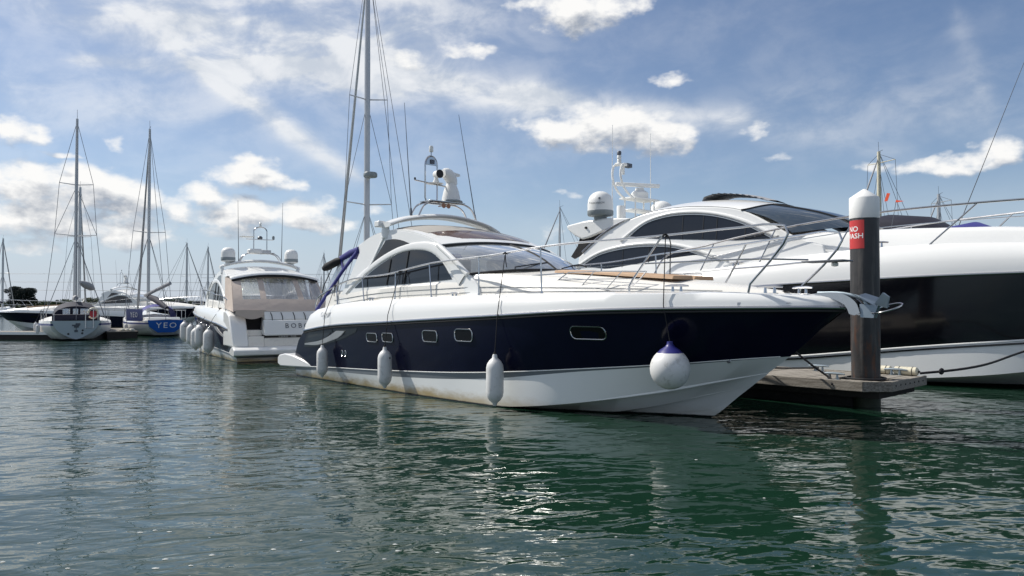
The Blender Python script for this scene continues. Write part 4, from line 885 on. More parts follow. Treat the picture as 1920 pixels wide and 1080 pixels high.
    for k in range(9): MB().tube([(8.25 + .2*k, -.62, float(np.interp(8.25 + .2*k, [p[0] for p in sp], [p[1] for p in sp])) - .05), (8.25 + .2*k, .62, float(np.interp(8.25 + .2*k, [p[0] for p in sp], [p[1] for p in sp])) - .05)], .02, 5).build('spoiler_rib', 'alloy_dark', r)
    # burgee staff with small red pennants
    MB().tube([(13.15, .2, 3.8), (13.3, .2, 4.62)], .008, 5).build('pennant_staff', 'alloy_dark', r)
    MB().prism([(13.0,.2,4.66), (13.08,.2,4.66), (13.15,.2,4.86), (13.07,.2,4.88)], [(13.0,.21,4.66), (13.08,.21,4.66), (13.15,.21,4.86), (13.07,.21,4.88)]).build('pennant', 'orange', r)
    MB().prism([(13.28,.2,4.60), (13.5,.2,4.62), (13.3,.2,4.67)], [(13.28,.21,4.60), (13.5,.21,4.62), (13.3,.21,4.67)]).build('pennant', 'orange', r)
    # rails
    for sg in (-1, 1):
        p = spline([(7.2, sg*2.2, 2.75), (7.5, sg*2.2, 3.2), (9, sg*2.18, 3.56), (11.4, sg*2.06, 3.93), (13.5, sg*1.88, 4.13), (15.75, sg*1.48, 4.22), (17.5, sg*1.02, 4.24), (19.4, sg*.36, 4.2)], 50)
        MB().tube(p, .026, 8).build('top_rail', 'steel', r)
        MB().tube([a - Vector((0, 0, .38)) for a in p[9:]], .012, 6).build('guard_wire', 'steel', r)
        for bx, by, bz, tx_ in ((8.8,2.2,2.82,9.2), (10.6,2.14,3.0,11.1), (12.6,1.98,3.2,13.2), (14.7,1.72,3.28,15.75), (16.8,1.22,3.23,17.6)):
            t = min(p, key=lambda c: abs(c.x - tx_)); MB().tube([(bx, sg*by, bz), tuple(t)], .02, 8).build('stanchion', 'steel', r)
        cleat(r, 13.6, sg*1.86, 3.28, -12*sg, 1.4); cleat(r, 9.9, sg*2.12, 2.93, 0, 1.3)
        skin_tube(MB(), rrect(12.0, 12.06, 3.36, 3.42, .03), lambda x, z: 1.87, sg, .0, .03).build('vent', 'rubber', r)
    return r
BIG = big_yacht()

# ------------------------------------------------------------------ two more cruisers far behind
def far_cruiser(loc, rz, s, label):
    keep = ('hull_bottom', 'boot_stripe', 'topsides', 'bulwark', 'deck', 'rub_rail', 'porthole', 'coachroof', 'cabin_side', 'window_arch', 'quarter_light', 'side_window', 'hard_top', 'windscreen', 'screen_pillar',
            'top_rail', 'stanchion', 'roof_wing', 'wing_pedestal', 'dome_body', 'dome_head', 'mast_hoop', 'dome_foot', 'aerial', 'frame_leg', 'bow_rail', 'masthead_light')
    r = copy_tree(MAIN, None, lambda c: c.name.split('.')[0] in keep); r.name = 'sports_cruiser'
    r.location = loc; r.rotation_euler = (0, 0, R(rz)); r.scale = (s,) * 3
    return tag(r, label, 'motor yacht')
far_cruiser((-36.2, 66, 0), -15, .84, 'distant white cruiser with dark arched windows lying behind the blue transom sailing boat')
def low_cruiser():
    r = copy_tree(MAIN, None, lambda c: c.name.split('.')[0] in ('hull_bottom', 'topsides', 'bulwark', 'deck', 'rub_rail', 'porthole', 'coachroof', 'top_rail', 'stanchion', 'bow_rail', 'sun_pad'))
    r.name = 'open_cruiser'; r.location = (-25.9, 56.6, 0); r.rotation_euler = (0, 0, R(198)); r.scale = (.72,) * 3
    MB().tube(spline([(7.6,-1.4,2.4), (7.0,-1.35,3.0), (7.2,0,3.15), (7.0,1.35,3.0), (7.6,1.4,2.4)], 24), .05, 8).build('screen_frame', 'gelcoat', r)
    return tag(r, 'low open cruiser with navy hull side moored beyond the white-edged pontoon', 'motor yacht')
low_cruiser()
# ------------------------------------------------------------------ sailing boats
def sailboat(loc, rz, L, beam, mh, label, hull='hull_white_plain', stripe=None, cover='canvas_navy', mast_m='alloy', furl='canvas_grey', tilt=0., spreaders=(.42, .70), tw=.34, near=False, stay_r=.012, boom=True, mast_r=.09, radar=None, group=None, twin=0., fr=1.):
    o = thing('sailing_boat', label, 'sailing boat', loc, rz, group)
    h = beam / 2; f = .085 * L + .15
    K = [(.1*L,0,-.25), (.5*L,0,-.55), (.85*L,0,-.3), (.93*L,0,.0), (.97*L,0,.4*f)]
    A = [(.03*L,tw*beam*.55,.06), (.25*L,h*.80,-.02), (.5*L,h*.9,-.02), (.75*L,h*.55,-.02), (.93*L,.02,.0), (.955*L,0,.15*f)]
    B = [(.0*L+.02,tw*beam*.95,.5*f), (.25*L,h*.96,.45*f), (.5*L,h*.99,.45*f), (.75*L,h*.70,.5*f), (.93*L,h*.15,.6*f), (.975*L,0,.62*f)]
    C = [(-.01*L,tw*beam,.74*f), (.25*L,h*.985,.72*f), (.5*L,h,.74*f), (.75*L,h*.72,.84*f), (.93*L,h*.19,1.0*f), (.988*L,0,1.05*f)]
    D = [(-.02*L,tw*beam,.98*f), (.25*L,h*.97,.92*f), (.5*L,h*.98,.95*f), (.75*L,h*.73,1.08*f), (.93*L,h*.22,1.24*f), (L,0,1.30*f)]
    C2 = [(x - .01, w, z + .10*f) for x, w, z in C]
    hull_loft([K, A, B, C], 30).build('hull', hull, o, 50)
    hull_loft([C, C2], 30).build('sheer_band', stripe or hull, o, 50)
    hull_loft([C2, D], 30).build('topside', 'gelcoat', o, 50)
    hull_loft([D, [(x, 0, z + .05) for x, y, z in D]], 24, False).build('deck', 'gelcoat_warm', o)
    c = [(.34*L, h*.62, .90*f), (.40*L, h*.62, .93*f), (.62*L, h*.52, 1.0*f), (.76*L, h*.25, 1.12*f)]
    ct = hull_loft([c, [(x + .03, w*.9, z + .34) for x, w, z in c], [(x + .05, 0, z + .42) for x, w, z in c]], 12).build('cabin', 'gelcoat', o, 40)
    mx = .58 * L; top = Vector((mx + tilt, twin, mh)); base = Vector((mx, 0, .95*f + .3))
    for sg in (-1, 1):
        MB().prism([(.44*L, sg*(h*.585), 1.02*f + .02), (.58*L, sg*h*.53, 1.05*f + .02), (.58*L, sg*h*.51, 1.05*f + .16), (.44*L, sg*h*.565, 1.02*f + .16)], [(.44*L, sg*(h*.585 + .015), 1.02*f + .02), (.58*L, sg*(h*.53 + .015), 1.05*f + .02), (.58*L, sg*(h*.51 + .015), 1.05*f + .16), (.44*L, sg*(h*.565 + .015), 1.02*f + .16)]).build('cabin_window', 'glass_dark', ct)
    MB().tube([base, base.lerp(top, .7), top], [mast_r, mast_r*.95, mast_r*.7], 10).build('mast', mast_m, o)
    MB().tube([top, top + Vector((-.3, 0, .12))], .012, 5).build('wind_vane', 'alloy_dark', o)
    MB().tube([top, top + Vector((.02, 0, .55))], .010, 5).build('masthead_aerial', 'alloy_dark', o)
    tips = {}
    for k, sf in enumerate(spreaders):
        p = base.lerp(top, sf); wd = h * (.62 - .12*k)
        for sg in (-1, 1):
            tip = p + Vector((-.18, sg*wd, .06)); tips[(k, sg)] = tip
            MB().tube([p, tip], [.03, .022], 6).build('spreader', mast_m, o)
    for sg in (-1, 1):
        ch = Vector((mx - .15, sg*h*.93, .96*f)); pts = [ch] + [tips[(k, sg)] for k in range(len(spreaders))] + [base.lerp(top, .985)]
        for a, b in zip(pts, pts[1:]): MB().tube([a, b], stay_r, 5).build('shroud', 'alloy_dark', o)
        for dx in (-.5, .4): MB().tube([(mx + dx, sg*h*.91, .96*f), base.lerp(top, spreaders[0] - .01)], stay_r, 5).build('shroud', 'alloy_dark', o)
        if len(spreaders) > 1: MB().tube([tips[(0, sg)], base.lerp(top, spreaders[1] - .01)], stay_r, 5).build('shroud', 'alloy_dark', o)
    bow = Vector((.985*L, 0, 1.30*f)); ft = base.lerp(top, .97)
    MB().tube([bow, bow.lerp(ft, .05), bow.lerp(ft, .5), bow.lerp(ft, .93), ft], [.03*fr, .085*fr, .065*fr, .04*fr, .015*fr], 8).build('furled_sail', furl, o)
    MB().tube([(-.0*L, 0, 1.0*f), top], stay_r, 5).build('backstay', 'alloy_dark', o)
    if boom:
        a = base + Vector((-.05, 0, .75)); b = Vector((.18*L, 0, base.z + .85))
        MB().tube([a, b], .05, 8).build('boom', 'alloy', o)
        MB().tube([a + Vector((0, 0, .12)), a.lerp(b, .3) + Vector((0, 0, .16)), b + Vector((.1, 0, .10))], [.14, .17, .09], 10).build('sail_cover', cover, o)
        MB().tube([b, top], stay_r, 5).build('topping_lift', 'alloy_dark', o)
    # pushpit, pulpit and stanchions
    for sg in (-1, 1):
        P = spline([(.0, sg*tw*beam*.5, .98*f + .6), (.03, sg*tw*beam*.98, .98*f + .6), (.12*L, sg*h*.86, .96*f + .6)], 10)
        MB().tube(P, .014, 6).build('pushpit_rail', 'steel', o)
        for p in (P[2], P[-1]): MB().tube([(p.x, p.y, .95*f), p], .013, 6).build('stanchion', 'steel', o)
        for x in (.30, .45, .62, .78):
            w = float(np.interp(x*L, [d[0] for d in D], [d[1] for d in D])) - .04; z = float(np.interp(x*L, [d[0] for d in D], [d[2] for d in D]))
            MB().tube([(x*L, sg*w, z), (x*L, sg*w, z + .6)], .012, 6).build('stanchion', 'steel', o)
        MB().tube([(.12*L, sg*h*.86, .96*f + .58)] + [(x*L, sg*(float(np.interp(x*L, [d[0] for d in D], [d[1] for d in D])) - .04), float(np.interp(x*L, [d[0] for d in D], [d[2] for d in D])) + .58) for x in (.3, .45, .62, .78, .93)], .006, 5).build('guard_wire', 'steel', o)
    if radar is not None:
        p = base.lerp(top, radar)
        MB().lathe([(.26,0), (.29,.04), (.29,.14), (.25,.2), (0,.21)], p + Vector((-.42, 0, -.05)), 18).build('radar', 'dome_grey', o)
        MB().box(p.x - .4, p.x, p.y - .05, p.y + .05, p.z - .08, p.z - .04).build('radar_bracket', 'alloy', o)
    o['fb'] = f
    return o
def frame_of(o, x, y, z): return o.matrix_basis @ Vector((x, y, z))
# tall mast right behind the navy cruiser
TALL = sailboat((-2.9, 26.85, 0), 120, 11.0, 3.3, 16.6, 'sailing boat with a tall grey mast rising behind the cockpit of the navy cruiser', spreaders=(.31, .60), mast_r=.125, stay_r=.011, radar=.385, boom=True, furl='alloy', cover='canvas_grey')
# pale transom sailing boat at the end pontoon
def pale_boat():
    o = sailboat((-22.75, 40.4, 0), 120, 10.6, 3.5, 12.9, 'sailing boat with pale blue wineglass transom, blue sheer stripe and dark navy sprayhood', stripe='stripe_blue', tw=.33, mast_m='alloy', furl='canvas_navy', spreaders=(.40, .66), stay_r=.014, mast_r=.10, cover='canvas_grey')
    f = o['fb']; b = 3.5
    tr = spline2([(-1.12, .98), (-.9, .55), (-.5, .26), (0, .06), (.5, .26), (.9, .55), (1.12, .98)], 19)
    MB().prism([(-.05 - .225*z, y, z*f) for y, z in tr], [(-.02 - .2*z, y, z*f) for y, z in tr]).build('transom_panel', 'paint_pale', o)
    for y0, y1, z0, z1 in ((-.19,.03,.78,.86), (-.16,.19,.72,.79), (-.12,.10,.64,.72), (-.02,.02,.52,.64), (-.08,.08,.42,.52)):
        zc = (z0 + z1)/2; MB().box(-.066 - .225*zc, -.05 - .225*zc, y0, y1, z0*f, z1*f).build('emblem_mark', 'text_grey', o, 0)
    for y, z in ((.35,.33), (-.28,.36), (-.3,.5)): MB().lathe([(.05,0), (.05,.01)], (-.065 - .225*z, y, z*f), 10, 'x').build('outlet', 'rubber', o)
    # sprayhood and cockpit tent
    rows = []
    for x, w, z in ((1.3,.62,.98*f), (1.35,1.05,.98*f + .75), (2.6,1.12,.98*f + 1.0), (3.4,1.0,.98*f + .8), (4.0,.9,.98*f + .3)):
        rows.append([(x, w*math.cos(t), .90*f + (z - .90*f)*math.sin(t)**.55) for t in [math.pi*k/16 for k in range(17)]])
    MB().grid(rows).build('sprayhood', 'canvas_navy', o, 60)
    for y0, y1 in ((.62,.28), (.14,-.10), (-.20,-.62)):
        MB().prism([(1.27, y0, .98*f + .28), (1.27, y1, .98*f + .28), (1.29, y1, .98*f + .62), (1.29, y0, .98*f + .62)], [(1.29, y0, .98*f + .28), (1.29, y1, .98*f + .28), (1.31, y1, .98*f + .62), (1.31, y0, .98*f + .62)]).build('sprayhood_window', 'vinyl', o)
    MB().box(.25, 1.3, -1.1, 1.1, .9*f, .98*f + .32).build('cockpit_cloth', 'canvas_navy', o, 40, .05)
    MB().tube([(.1 + .0*math.cos(t), -.78 + .22*math.cos(t), .98*f + .38 + .26*math.sin(t)) for t in [math.pi*.15*k for k in range(13)]], .06, 8).build('lifebuoy', 'fender_cream', o)
    MB().box(.05, .12, -.95, -.62, .98*f + .1, .98*f + .5).build('stern_box', 'red_cloth', o, 40, .02)
    MB().tube([(-.30,-.42,.62*f), (-.30,-.42,.95*f + .6), (-.30,-.78,.95*f + .6), (-.30,-.78,.62*f), (-.30,-.42,.62*f)], .018, 6).build('boarding_ladder', 'steel', o)
    MB().tube(spline([(2.3,-.2,3.1), (2.7,-.5,2.95), (3.3,-.9,2.75)], 8), [.08,.15,.19,.21,.21,.19,.14,.06], 10).build('rolled_dinghy', 'canvas_grey', o)
    return o
PALE = pale_boat()
def blue_boat():
    o = sailboat((-20.4, 45.6, 0), 125, 9.6, 3.1, 13.3, 'sailing boat with bright blue transom and blue dodger lettered in white', stripe='stripe_blue', tw=.32, spreaders=(.44,), mast_r=.10, stay_r=.014, boom=False, furl='canvas_grey')
    f = o['fb']; b = 3.1
    tr = [(-1.02,.99), (-.92,.60), (-.45,.24), (.45,.24), (.92,.60), (1.02,.99)]
    MB().prism([(-.05 - .2*z, y, z*f) for y, z in tr], [(-.02 - .18*z, y, z*f) for y, z in tr]).build('transom_panel', 'paint_blue', o)
    text_mesh('name_lettering', 'YEO', .46, 'sign_white', o, (-.068 - .2*.66, 0, .66*f), (R(101), 0, R(-90)), .006, 1.25, 1.15)
    MB().prism([(.30,1.22,.93*f), (1.75,1.85,.93*f), (1.75,1.85,.95*f + .68), (.30,1.22,.95*f + .68)], [(.32,1.20,.93*f), (1.77,1.83,.93*f), (1.77,1.83,.95*f + .68), (.32,1.20,.95*f + .68)]).build('dodger', 'stripe_blue', o)
    text_mesh('dodger_lettering', 'YEO', .42, 'sign_white', o, (1.02, 1.55, .95*f + .33), (R(90), 0, R(203.5)), .004, 1.25, .8)
    rows = [[(x, w*math.cos(tt), .95*f + hh*math.sin(tt)**.6) for tt in [math.pi*k/14 for k in range(15)]] for x, w, hh in ((2.0,1.0,.85), (2.6,1.05,.98), (3.4,.95,.80))]
    MB().grid(rows).build('sprayhood', 'canvas_blue', o, 60)
    MB().tube([(5.4,0,1.9*f + .55), (3.2,0,1.75*f + .5), (1.2,-.3,1.6*f + .1)], [.16,.2,.12], 10).build('sail_cover', 'canvas_navy', o)
    MB().tube([(5.4,.0,1.75*f + .3), (1.0,-.3,1.5*f + .1)], .05, 8).build('boom', 'alloy', o)
    MB().tube([(5.0,.3,1.9*f + .6), (3.4,-.9,2.4*f + .9)], [.1,.12], 8).build('rolled_sail', 'canvas_grey', o)
    MB().box(.5, 2.2, -.9, .9, .9*f, .98*f + .16).build('cockpit_coaming', 'gelcoat', o, 40, .05)
    return o
BLUE = blue_boat()
for p, h, t, lb in ((frame_of(PALE, 2.0, 1.75, .25), .6, frame_of(PALE, 2.0, 1.55, 1.5), 'pale fender on the quarter of the boat with the wineglass transom'),
                    (frame_of(PALE, 3.6, 1.9, .32), .6, frame_of(PALE, 3.6, 1.68, 1.5), 'pale fender between the wineglass transom boat and its wooden pontoon'),
                    (frame_of(BLUE, 2.6, 1.72, .15), .6, frame_of(BLUE, 2.6, 1.5, 1.3), 'pale fender beside the dark float on the blue transom boat')):
    fender(p, h, t, lb)
# further masts standing among the moorings
for (X, Y, rz, L, bm, mh, lb, kw) in (
    (-37.4, 65.1, 110, 9.0, 3.0, 12.5, 'sailing boat with plain grey mast rising beyond the wineglass transom boat', dict(spreaders=(.6,), boom=False, mast_r=.14)),
    (-77.4, 113.3, 100, 10, 3.2, 12.0, 'far sailing boat whose mast stands by the dark round tree', dict(spreaders=(.5,), stay_r=.02, mast_r=.16)),
    (-44.7, 95.5, 60, 9, 3.0, 9.8, 'far sailing boat with mast seen right beside the blue boat rigging', dict(spreaders=(.5,), stay_r=.016, mast_r=.13)),
    (-43.4, 102.9, 80, 9, 3.0, 9.9, 'far sailing boat with mast seen over the bow of the beige-covered cruiser', dict(spreaders=(.5,), stay_r=.016, mast_r=.13)),
    (-32.2, 120.1, 70, 9, 3.0, 10.1, 'far sailing boat with bare mast beyond the black canopy roll', dict(spreaders=(.5,), stay_r=.018, mast_r=.13)),
    (-30.2, 124.7, 110, 9, 3.0, 6.6, 'small far sailing boat with thin mast beyond the stern rail of the navy cruiser', dict(spreaders=(.5,), stay_r=.018, mast_r=.10, boom=False)),
    (8.75, 63.8, 200, 9, 3.0, 9.7, 'sailing boat with thin mast between the windscreen and the big yacht', dict(spreaders=(.45,), stay_r=.012, mast_r=.08)),
    (26.4, 46.0, 200, 10, 3.2, 10.6, 'sailing boat with stout buff mast behind the white pile cap', dict(spreaders=(), stay_r=.012, mast_r=.13, mast_m='fender_cream')),
    (33.9, 52.9, 190, 9, 3.0, 9.3, 'sailing boat with short stout mast behind the rail of the big yacht', dict(spreaders=(), stay_r=.012, mast_r=.14)),
    (54.2, 60, 180, 22, 5.0, 25.0, 'large sailing boat whose long stays slant down behind the big yacht bow', dict(spreaders=(.4, .68), stay_r=.035, mast_r=.14, furl='rubber', fr=.4))):
    if not kw.get('spreaders'): kw['spreaders'] = (.93,)
    sailboat((X, Y, 0), rz, L, bm, mh, lb, **kw)

# canopy boat behind the big yacht's foredeck
def canopy_boat():
    r = copy_tree(MAIN, None, lambda c: c.name.split('.')[0] in ('hull_bottom', 'topsides', 'bulwark', 'deck', 'coachroof', 'top_rail', 'stanchion'))
    r.name = 'open_cruiser'; r.location = (11.5, 35.3, 0); r.rotation_euler = (0, 0, R(-46)); r.scale = (1.15,) * 3
    tag(r, 'open cruiser showing only its dark raised canopy above the big yacht foredeck', 'motor yacht')
    rows = [[(x, w*math.cos(t), 4.05 + h*math.sin(t)**.5) for t in [math.pi*k/14 for k in range(15)]] for x, w, h in ((3.9,1.3,.15), (4.1,1.4,.62), (5.0,1.45,.72), (6.2,1.4,.55), (6.9,1.25,.1))]
    MB().grid(rows).build('canopy', 'canvas_navy', r, 60)
    MB().grid([[(x, w*math.cos(t), 3.9 + h*math.sin(t)**.5) for t in [math.pi*k/10 for k in range(11)]] for x, w, h in ((6.9,1.2,.3), (7.6,1.2,.42), (8.3,1.0,.1))]).build('canopy_front', 'canvas_blue', r, 60)
    for sg in (-1, 1):
        for x in (4.1, 6.3): MB().tube([(x, sg*1.3, 4.2), (x + .2, sg*1.45, 2.1)], .03, 6).build('canopy_leg', 'steel', r)
canopy_boat()

# ------------------------------------------------------------------ finger pier with its pile
PA = Vector((-.69466, .71934, 0)); PC = Vector((.71934, .69466, 0))          # along (to shore), across
PIER = thing('finger_pier', 'weathered timber finger pier between the navy cruiser and the big yacht', 'pier', (6.50, 13.62, 0), math.degrees(math.atan2(PA.y, PA.x)))
# local x runs to the shore, local -y across towards the big yacht
ZT = .50; Wd = 2.05; LEN = 15.0
pile_l = PIER.matrix_basis.inverted() @ Vector((6.62, 14.5, 0))
plank_me = None; k = 0; x = .0
while x < LEN:
    w_ = .145; y0, y1 = -.02, -Wd
    if x < .30: y0 = -.32 + x*.95
    segs = [(y1, y0)]
    if abs(x + w_/2 - pile_l.x) < .42: segs = [(y1, pile_l.y - .40), (pile_l.y + .36, y0)]
    for a, b in segs:
        if b - a < .05: continue
        dz = random.uniform(-.003, .003)
        o = MB().box(x + random.uniform(0, .004), x + w_ - .012, a + random.uniform(-.008, .008), b, ZT - .035 + dz, ZT + dz).build('plank', 'wood', PIER, 0)
    x += w_; k += 1
for (x0, x1, y0, y1, nm) in ((.32, LEN, -.02, .035, 'fascia_board'), (.32, LEN, -Wd - .055, -Wd, 'fascia_board')):
    MB().box(x0, x1, y0, y1, ZT - .17, ZT + .012).build(nm, 'wood', PIER, 0, .008)
MB().prism([(-.055,-.34,ZT-.17), (-.0,-.34,ZT-.17), (.32,-.02,ZT-.17), (.32,.035,ZT-.17)], [(-.055,-.34,ZT+.012), (-.0,-.34,ZT+.012), (.32,-.02,ZT+.012), (.32,.035,ZT+.012)]).build('corner_board', 'wood', PIER, 0, .006)
MB().box(-.055, -.003, -Wd - .055, -.34, ZT - .17, ZT + .012).build('end_board', 'wood', PIER, 0, .008)
for i in range(7): MB().lathe([(.016,0), (.016,.012)], (-.066, -.5 - .23*i, ZT - .07), 8, 'x').build('bolt', 'rubber', PIER)
MB().box(.12, LEN, -Wd + .1, -.2, ZT - .30, ZT - .05).build('bearer', 'wood_dark', PIER)
for xx in (.35, 3.6, 6.9, 10.2): MB().box(xx + .35, xx + 2.9, -Wd + .3, -.4, -.35, ZT - .33).build('float', 'concrete_float', PIER)
MB().tube([(pile_l.x + .34*math.cos(t), pile_l.y + .36*math.sin(t), ZT + .02) for t in [2*math.pi*i/24 for i in range(25)]], .018, 6).build('pile_ring', 'rubber', PIER)
cleat(PIER, .92, -.13, ZT, 0, 1.25, 'galvanised'); cleat(PIER, 1.9, -Wd + .35, ZT, 0, 1.25, 'galvanised'); cleat(PIER, .45, -Wd + .15, ZT, 0, 1.25, 'galvanised')
def pw(x, y, z): return PIER.matrix_basis @ Vector((x, y, z))
def pile():
    o = thing('mooring_pile', 'dark sleeved mooring pile with white conical cap and red sign, through the pier end', 'pile', (6.62, 14.5, 0))
    tilt = Matrix.Rotation(R(.6), 4, 'Y')
    MB().lathe([(.252,-1.5), (.252,1.0), (.256,1.02), (.254,3.55)], (0,0,0), 36).build('sleeve', 'pile', o)
    MB().lathe([(.262,3.50), (.266,3.51), (.264,3.88), (.255,3.90), (.02,4.06), (0,4.06)], (0,0,0), 36).build('cap', 'pile_cap', o)
    tc = Vector((-6.62, -14.5, 0)).normalized(); lf = Vector((tc.y, -tc.x, 0))
    if lf.x > 0: lf = -lf
    def cyl(s, z, rr): a = s / .256; return (tc*math.cos(a) + lf*math.sin(a)) * rr + Vector((0, 0, z))
    z0, z1 = 2.93, 3.46; s0, s1 = .005, .50
    MB().grid([[cyl(s0 + (s1 - s0)*k/14, z, .2585) for k in range(15)] for z in (z0, z1)]).build('sign', 'sign_red', o)
    for body, zc in (('NO', 3.25), ('WASH', 3.12)):
        cu = bpy.data.curves.new('t', 'FONT'); cu.body = body; cu.size = .135; cu.extrude = .0; cu.align_x = 'CENTER'; cu.resolution_u = 3; cu.offset = .002
        t = bpy.data.objects.new('t', cu); COL.objects.link(t); bpy.context.view_layer.update()
        me = bpy.data.meshes.new_from_object(t.evaluated_get(bpy.context.evaluated_depsgraph_get())); bpy.data.objects.remove(t)
        bm = bmesh.new(); bm.from_mesh(me)
        bmesh.ops.subdivide_edges(bm, edges=[e for e in bm.edges if e.calc_length() > .04], cuts=2)
        for v in bm.verts: v.co = cyl(.22 - v.co.x*1.05, zc + v.co.y, .2605)
        bm.to_mesh(me); bm.free(); me.materials.clear(); me.materials.append(MATS['sign_white'])
        w_ = bpy.data.objects.new('sign_lettering', me); COL.objects.link(w_); w_.parent = o
pile()
def lying_fender(x, y, lb):
    o = thing('fender_roll', lb, 'fender', pw(x, y, ZT + .085), math.degrees(math.atan2(PA.y, PA.x)))
    MB().lathe([(.0,0), (.05,.0), (.085,.03), (.085,.42), (.05,.45), (0,.45)], (0,0,0), 14, 'x').build('fender_body', 'fender_cream', o)
    MB().tube([(-.03, 0, 0), (0, 0, 0)], .02, 6).build('eye', 'rubber', o)
    for xx in (.1, .34): MB().tube([(xx, .088*math.cos(t), .088*math.sin(t)) for t in [2*math.pi*i/12 for i in range(13)]], .006, 5).build('binding', 'rope_black', o)
lying_fender(.55, -Wd + .06, 'cream fender roll lashed to the pier edge next to the pile'); lying_fender(.06, -Wd + .06, 'cream fender roll lashed to the pier end by the mooring rope eye')
def rope(name, label, pts, r, m='rope_black', sag=0., n=20):
    P = spline(pts, n)
    if sag: P = [p - Vector((0, 0, sag*4*(i/(n-1))*(1-i/(n-1)))) for i, p in enumerate(P)]
    o = MB().tube(P, r, 6).build(name, m, None); return tag(o, label, 'rope')
rope('mooring_rope', 'thin dark bow line running from the anchor roller back to the pier', [mw(14.12, .02, 1.78), pw(2.3, -.1, ZT + .06)], .012)
rope('mooring_rope', 'thick black rope dropping over the pier edge to the near cleat', [mw(12.9, .95, 2.1), pw(1.75, .25, 1.25), pw(1.2, .02, .72), pw(.95, -.05, ZT + .02), pw(.86, .06, ZT - .08), pw(.98, -.13, ZT + .08)], .019, n=36)
rope('mooring_rope', 'black rope with spliced eye from the pier end to the big yacht bow', [pw(.02, -Wd + .1, ZT + .06), pw(-.28, -Wd - .12, ZT + .1), BIG.matrix_basis @ Vector((16.9, -1.9, .98)), BIG.matrix_basis @ Vector((19.6, -.75, 2.0))], .024, n=30)
rope('mooring_rope', 'dark line lying along the pier boards to the far cleat', [pw(1.9, -Wd + .35, ZT + .07), pw(2.6, -Wd + .5, ZT + .03), pw(4.2, -Wd + .35, ZT + .03), pw(5.5, -Wd + .2, ZT + .04)], .018)
tag(MB().tube([pw(-.28, -Wd - .12, ZT + .1) + PC*(.09*math.cos(t) + .05) + Vector((0, 0, .045*math.sin(t))) for t in [2*math.pi*i/14 for i in range(15)]], .022, 6).build('rope_eye', 'rope_black', None), 'black spliced rope eye at the corner of the pier end', 'rope')
MB().lathe([(0,0), (.2,0), (.26,.1), (.26,.55), (.2,.66), (0,.68)], pw(4.1, -.35, ZT + .01), 16).build('bin', 'rubber', PIER)

# ------------------------------------------------------------------ pontoons at the far moorings
def pontoon(loc, rz, l, w_, lb, edge='wood'):
    o = thing('pontoon', lb, 'pontoon', loc, rz)
    MB().box(-l/2, l/2, -w_/2, w_/2, -.2, .34).build('float', 'wood_dark', o)
    n = int(l / .3)
    for i in range(n): MB().box(-l/2 + l*i/n, -l/2 + l*(i + 1)/n - .02, -w_/2, w_/2, .36, .40).build('plank', 'wood', o, 0)
    for sg in (-1, 1): MB().box(-l/2, l/2, sg*(w_/2 + .02) - .02, sg*(w_/2 + .02) + .02, .26, .405).build('edge_board', edge, o, 0)
    return o
pontoon((-26.9, 42.2, 0), 175, 9.0, 1.6, 'low wooden pontoon beside the wineglass transom sailing boat', 'sign_white')
o = pontoon((-23.25, 45.3, 0), 124, 6.5, 1.5, 'dark end float between the wineglass transom boat and the blue boat', 'wood_dark')
for i in range(6): MB().lathe([(0,0), (.12,.0), (.15,.06), (.10,.13), (0,.14)], (-3.1 + .18*i, -.5 + .2*(i % 3), .40), 10).build('rope_coil', 'rope_white', o)
pontoon((-18.6, 48.6, 0), 122, 8.0, 1.5, 'dark pontoon end next to the bow of the beige-covered cruiser', 'wood_dark')

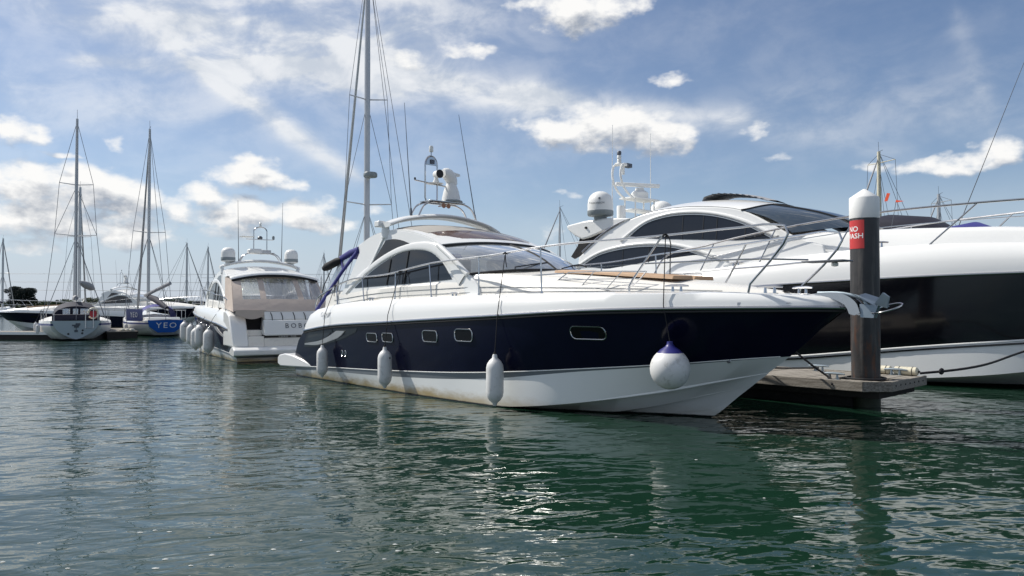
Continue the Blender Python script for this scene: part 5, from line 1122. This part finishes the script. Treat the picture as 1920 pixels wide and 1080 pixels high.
# ------------------------------------------------------------------ far shore
mat('leaf_dark', (.012, .020, .016), .8, var=.5, vscale=.5); mat('leaf_green', (.045, .075, .022), .7, var=.45, vscale=.3); mat('leaf_olive', (.07, .085, .03), .7, var=.4, vscale=.3); mat('bark', (.05, .04, .03), .9); mat('shore', (.05, .07, .025), .95, var=.3, vscale=.05)
land = MB().grid([[(-1500, 250, -.5), (-60, 236, -.5), (300, 246, -.5), (2500, 260, -.5)], [(-1500, 256, 1.1), (-60, 242, 1.1), (300, 252, 1.1), (2500, 266, 1.1)], [(-1500, 6000, 2.), (-60, 6000, 2.), (300, 6000, 2.), (2500, 6000, 2.)]]).build('far_shore', 'shore', None, 0); land['kind'] = 'structure'
def leafy(name, label, loc, blobs, n, size, m, trunk_h, rng, group=None):
    o = thing(name, label, 'tree' if 'tree' in name else 'bush', loc, 0, group)
    v = []; f = []
    vol = sum(b[3]*b[4] for b in blobs)
    for (bx, by, bz, rx, rz) in blobs:
        for _ in range(int(n * rx * rz / vol)):
            while True:
                p = Vector((rng.uniform(-1, 1), rng.uniform(-1, 1), rng.uniform(-1, 1)))
                if .25 < p.length < 1: break
            p = Vector((bx + p.x*rx, by + p.y*rx, bz + p.z*rz)); s = size * rng.uniform(.6, 1.3)
            a = Vector((rng.uniform(-1, 1), rng.uniform(-1, 1), rng.uniform(-.6, .6))).normalized(); b = a.orthogonal().normalized(); b.rotate(Matrix.Rotation(rng.uniform(0, 6.28), 3, a)); c = a.cross(b)
            k = len(v); v += [p - b*s, p + c*s*.55, p + b*s, p - c*s*.55]; f.append((k, k+1, k+2, k+3))
    mb = MB(); mb.v = [tuple(q) for q in v]; mb.f = f
    me = bpy.data.meshes.new('crown'); me.from_pydata(mb.v, [], mb.f); me.materials.append(MATS[m]); c_ = bpy.data.objects.new('crown', me); COL.objects.link(c_); c_.parent = o
    t = MB(); t.tube([(0, 0, 0), (.1, 0, trunk_h*.5), (.05, .1, trunk_h)], [.28, .2, .12], 8)
    for (bx, by, bz, rx, rz) in blobs[:5]: t.tube([(.05, .05, trunk_h*.6), (bx*.7, by*.7, bz)], [.12, .04], 6)
    t.build('trunk', 'bark', o)
    return o
rng = random.Random(3)
leafy('cypress_tree', 'dark spreading evergreen tree standing alone on the far shore', (-153.5, 242, 1.0), [(rng.uniform(-3.4, 3.4), rng.uniform(-2, 2), 1.6 + rng.uniform(0, 4.0)*(1), rng.uniform(1.0, 1.9), rng.uniform(.7, 1.2)) for _ in range(16)] + [(-2.2,0,5.9,1.5,.5), (2.4,0,5.5,1.5,.5), (0,0,3,2.8,2.2)], 9000, .20, 'leaf_dark', 4.0, rng)
for i in range(22):
    X = -172 + i * 6.6 + rng.uniform(-1.5, 1.5); hgt = rng.uniform(1.8, 3.0) if i > 2 else 2.0
    leafy('shore_bush', 'rounded green bush in the hedge along the far shore', (X, 243 + rng.uniform(-1, 3), .9), [(rng.uniform(-2.8, 2.8), rng.uniform(-1, 1), rng.uniform(.5, 1)*hgt*.7, rng.uniform(1.2, 2.2), hgt*.5) for _ in range(7)], 2200, .20, 'leaf_green' if i % 3 else 'leaf_olive', 1.4, rng, 'bushes along the far shore')
# overhead wires crossing the flats
for side, X in (('a', -330.), ('b', 150.)):
    o = thing('power_pylon', 'steel lattice pylon carrying the wires, ' + ('west' if side == 'a' else 'east') + ' of the moorings', 'pylon', (X, 330, 1.2))
    for sx in (-1, 1):
        for sy in (-1, 1): MB().tube([(sx*2.2, sy*2.2, 0), (sx*.5, sy*.5, 17)], .12, 5).build('leg', 'galvanised', o)
    for i in range(6): z = 2.5*i + 1; w_ = 2.2 - 1.7*z/17; MB().tube([(-w_, -w_, z), (w_, -w_, z + 2.2)], .07, 5).build('brace', 'galvanised', o)
    for z in (7.5, 11.0, 14.5): MB().tube([(0, -3.4, z), (0, 3.4, z)], .12, 5).build('cross_arm', 'galvanised', o)
for z in (7.5, 11.0, 14.5):
    for y in (-3.2, 3.2):
        P = [(-330 + 480*t, 330 + y, z + 1.2 - 2.4*4*t*(1-t)*.5) for t in [i/24 for i in range(25)]]
        tag(MB().tube(P, .035, 4).build('power_line', 'alloy_dark', None), 'thin overhead wire crossing low in the sky beyond the masts', 'wire', 'overhead wires')

# ------------------------------------------------------------------ foam flecks drifting on the water
rng = random.Random(11); mb = MB()
for i in range(46):
    if i < 34: px, d = rng.uniform(-4.2, 1.0), rng.uniform(5.3, 6.6)
    else: px, d = rng.uniform(2.2, 6.5), rng.uniform(6.0, 9.5)
    r_ = rng.uniform(.004, .014) * (1 + (rng.random() < .10)); n_ = 8
    pts = [(px + r_*1.9*rng.uniform(.7, 1.2)*math.cos(2*math.pi*k/n_), d + r_*rng.uniform(.7, 1.2)*math.sin(2*math.pi*k/n_), .002) for k in range(n_)]
    c = (px, d, .008); o_ = len(mb.v); mb.add(pts + [c], [(k, (k+1) % n_, n_) for k in range(n_)])
fo = mb.build('foam', 'foam', None, 0); fo['kind'] = 'stuff'; fo['label'] = 'small white foam flecks drifting on the green water'
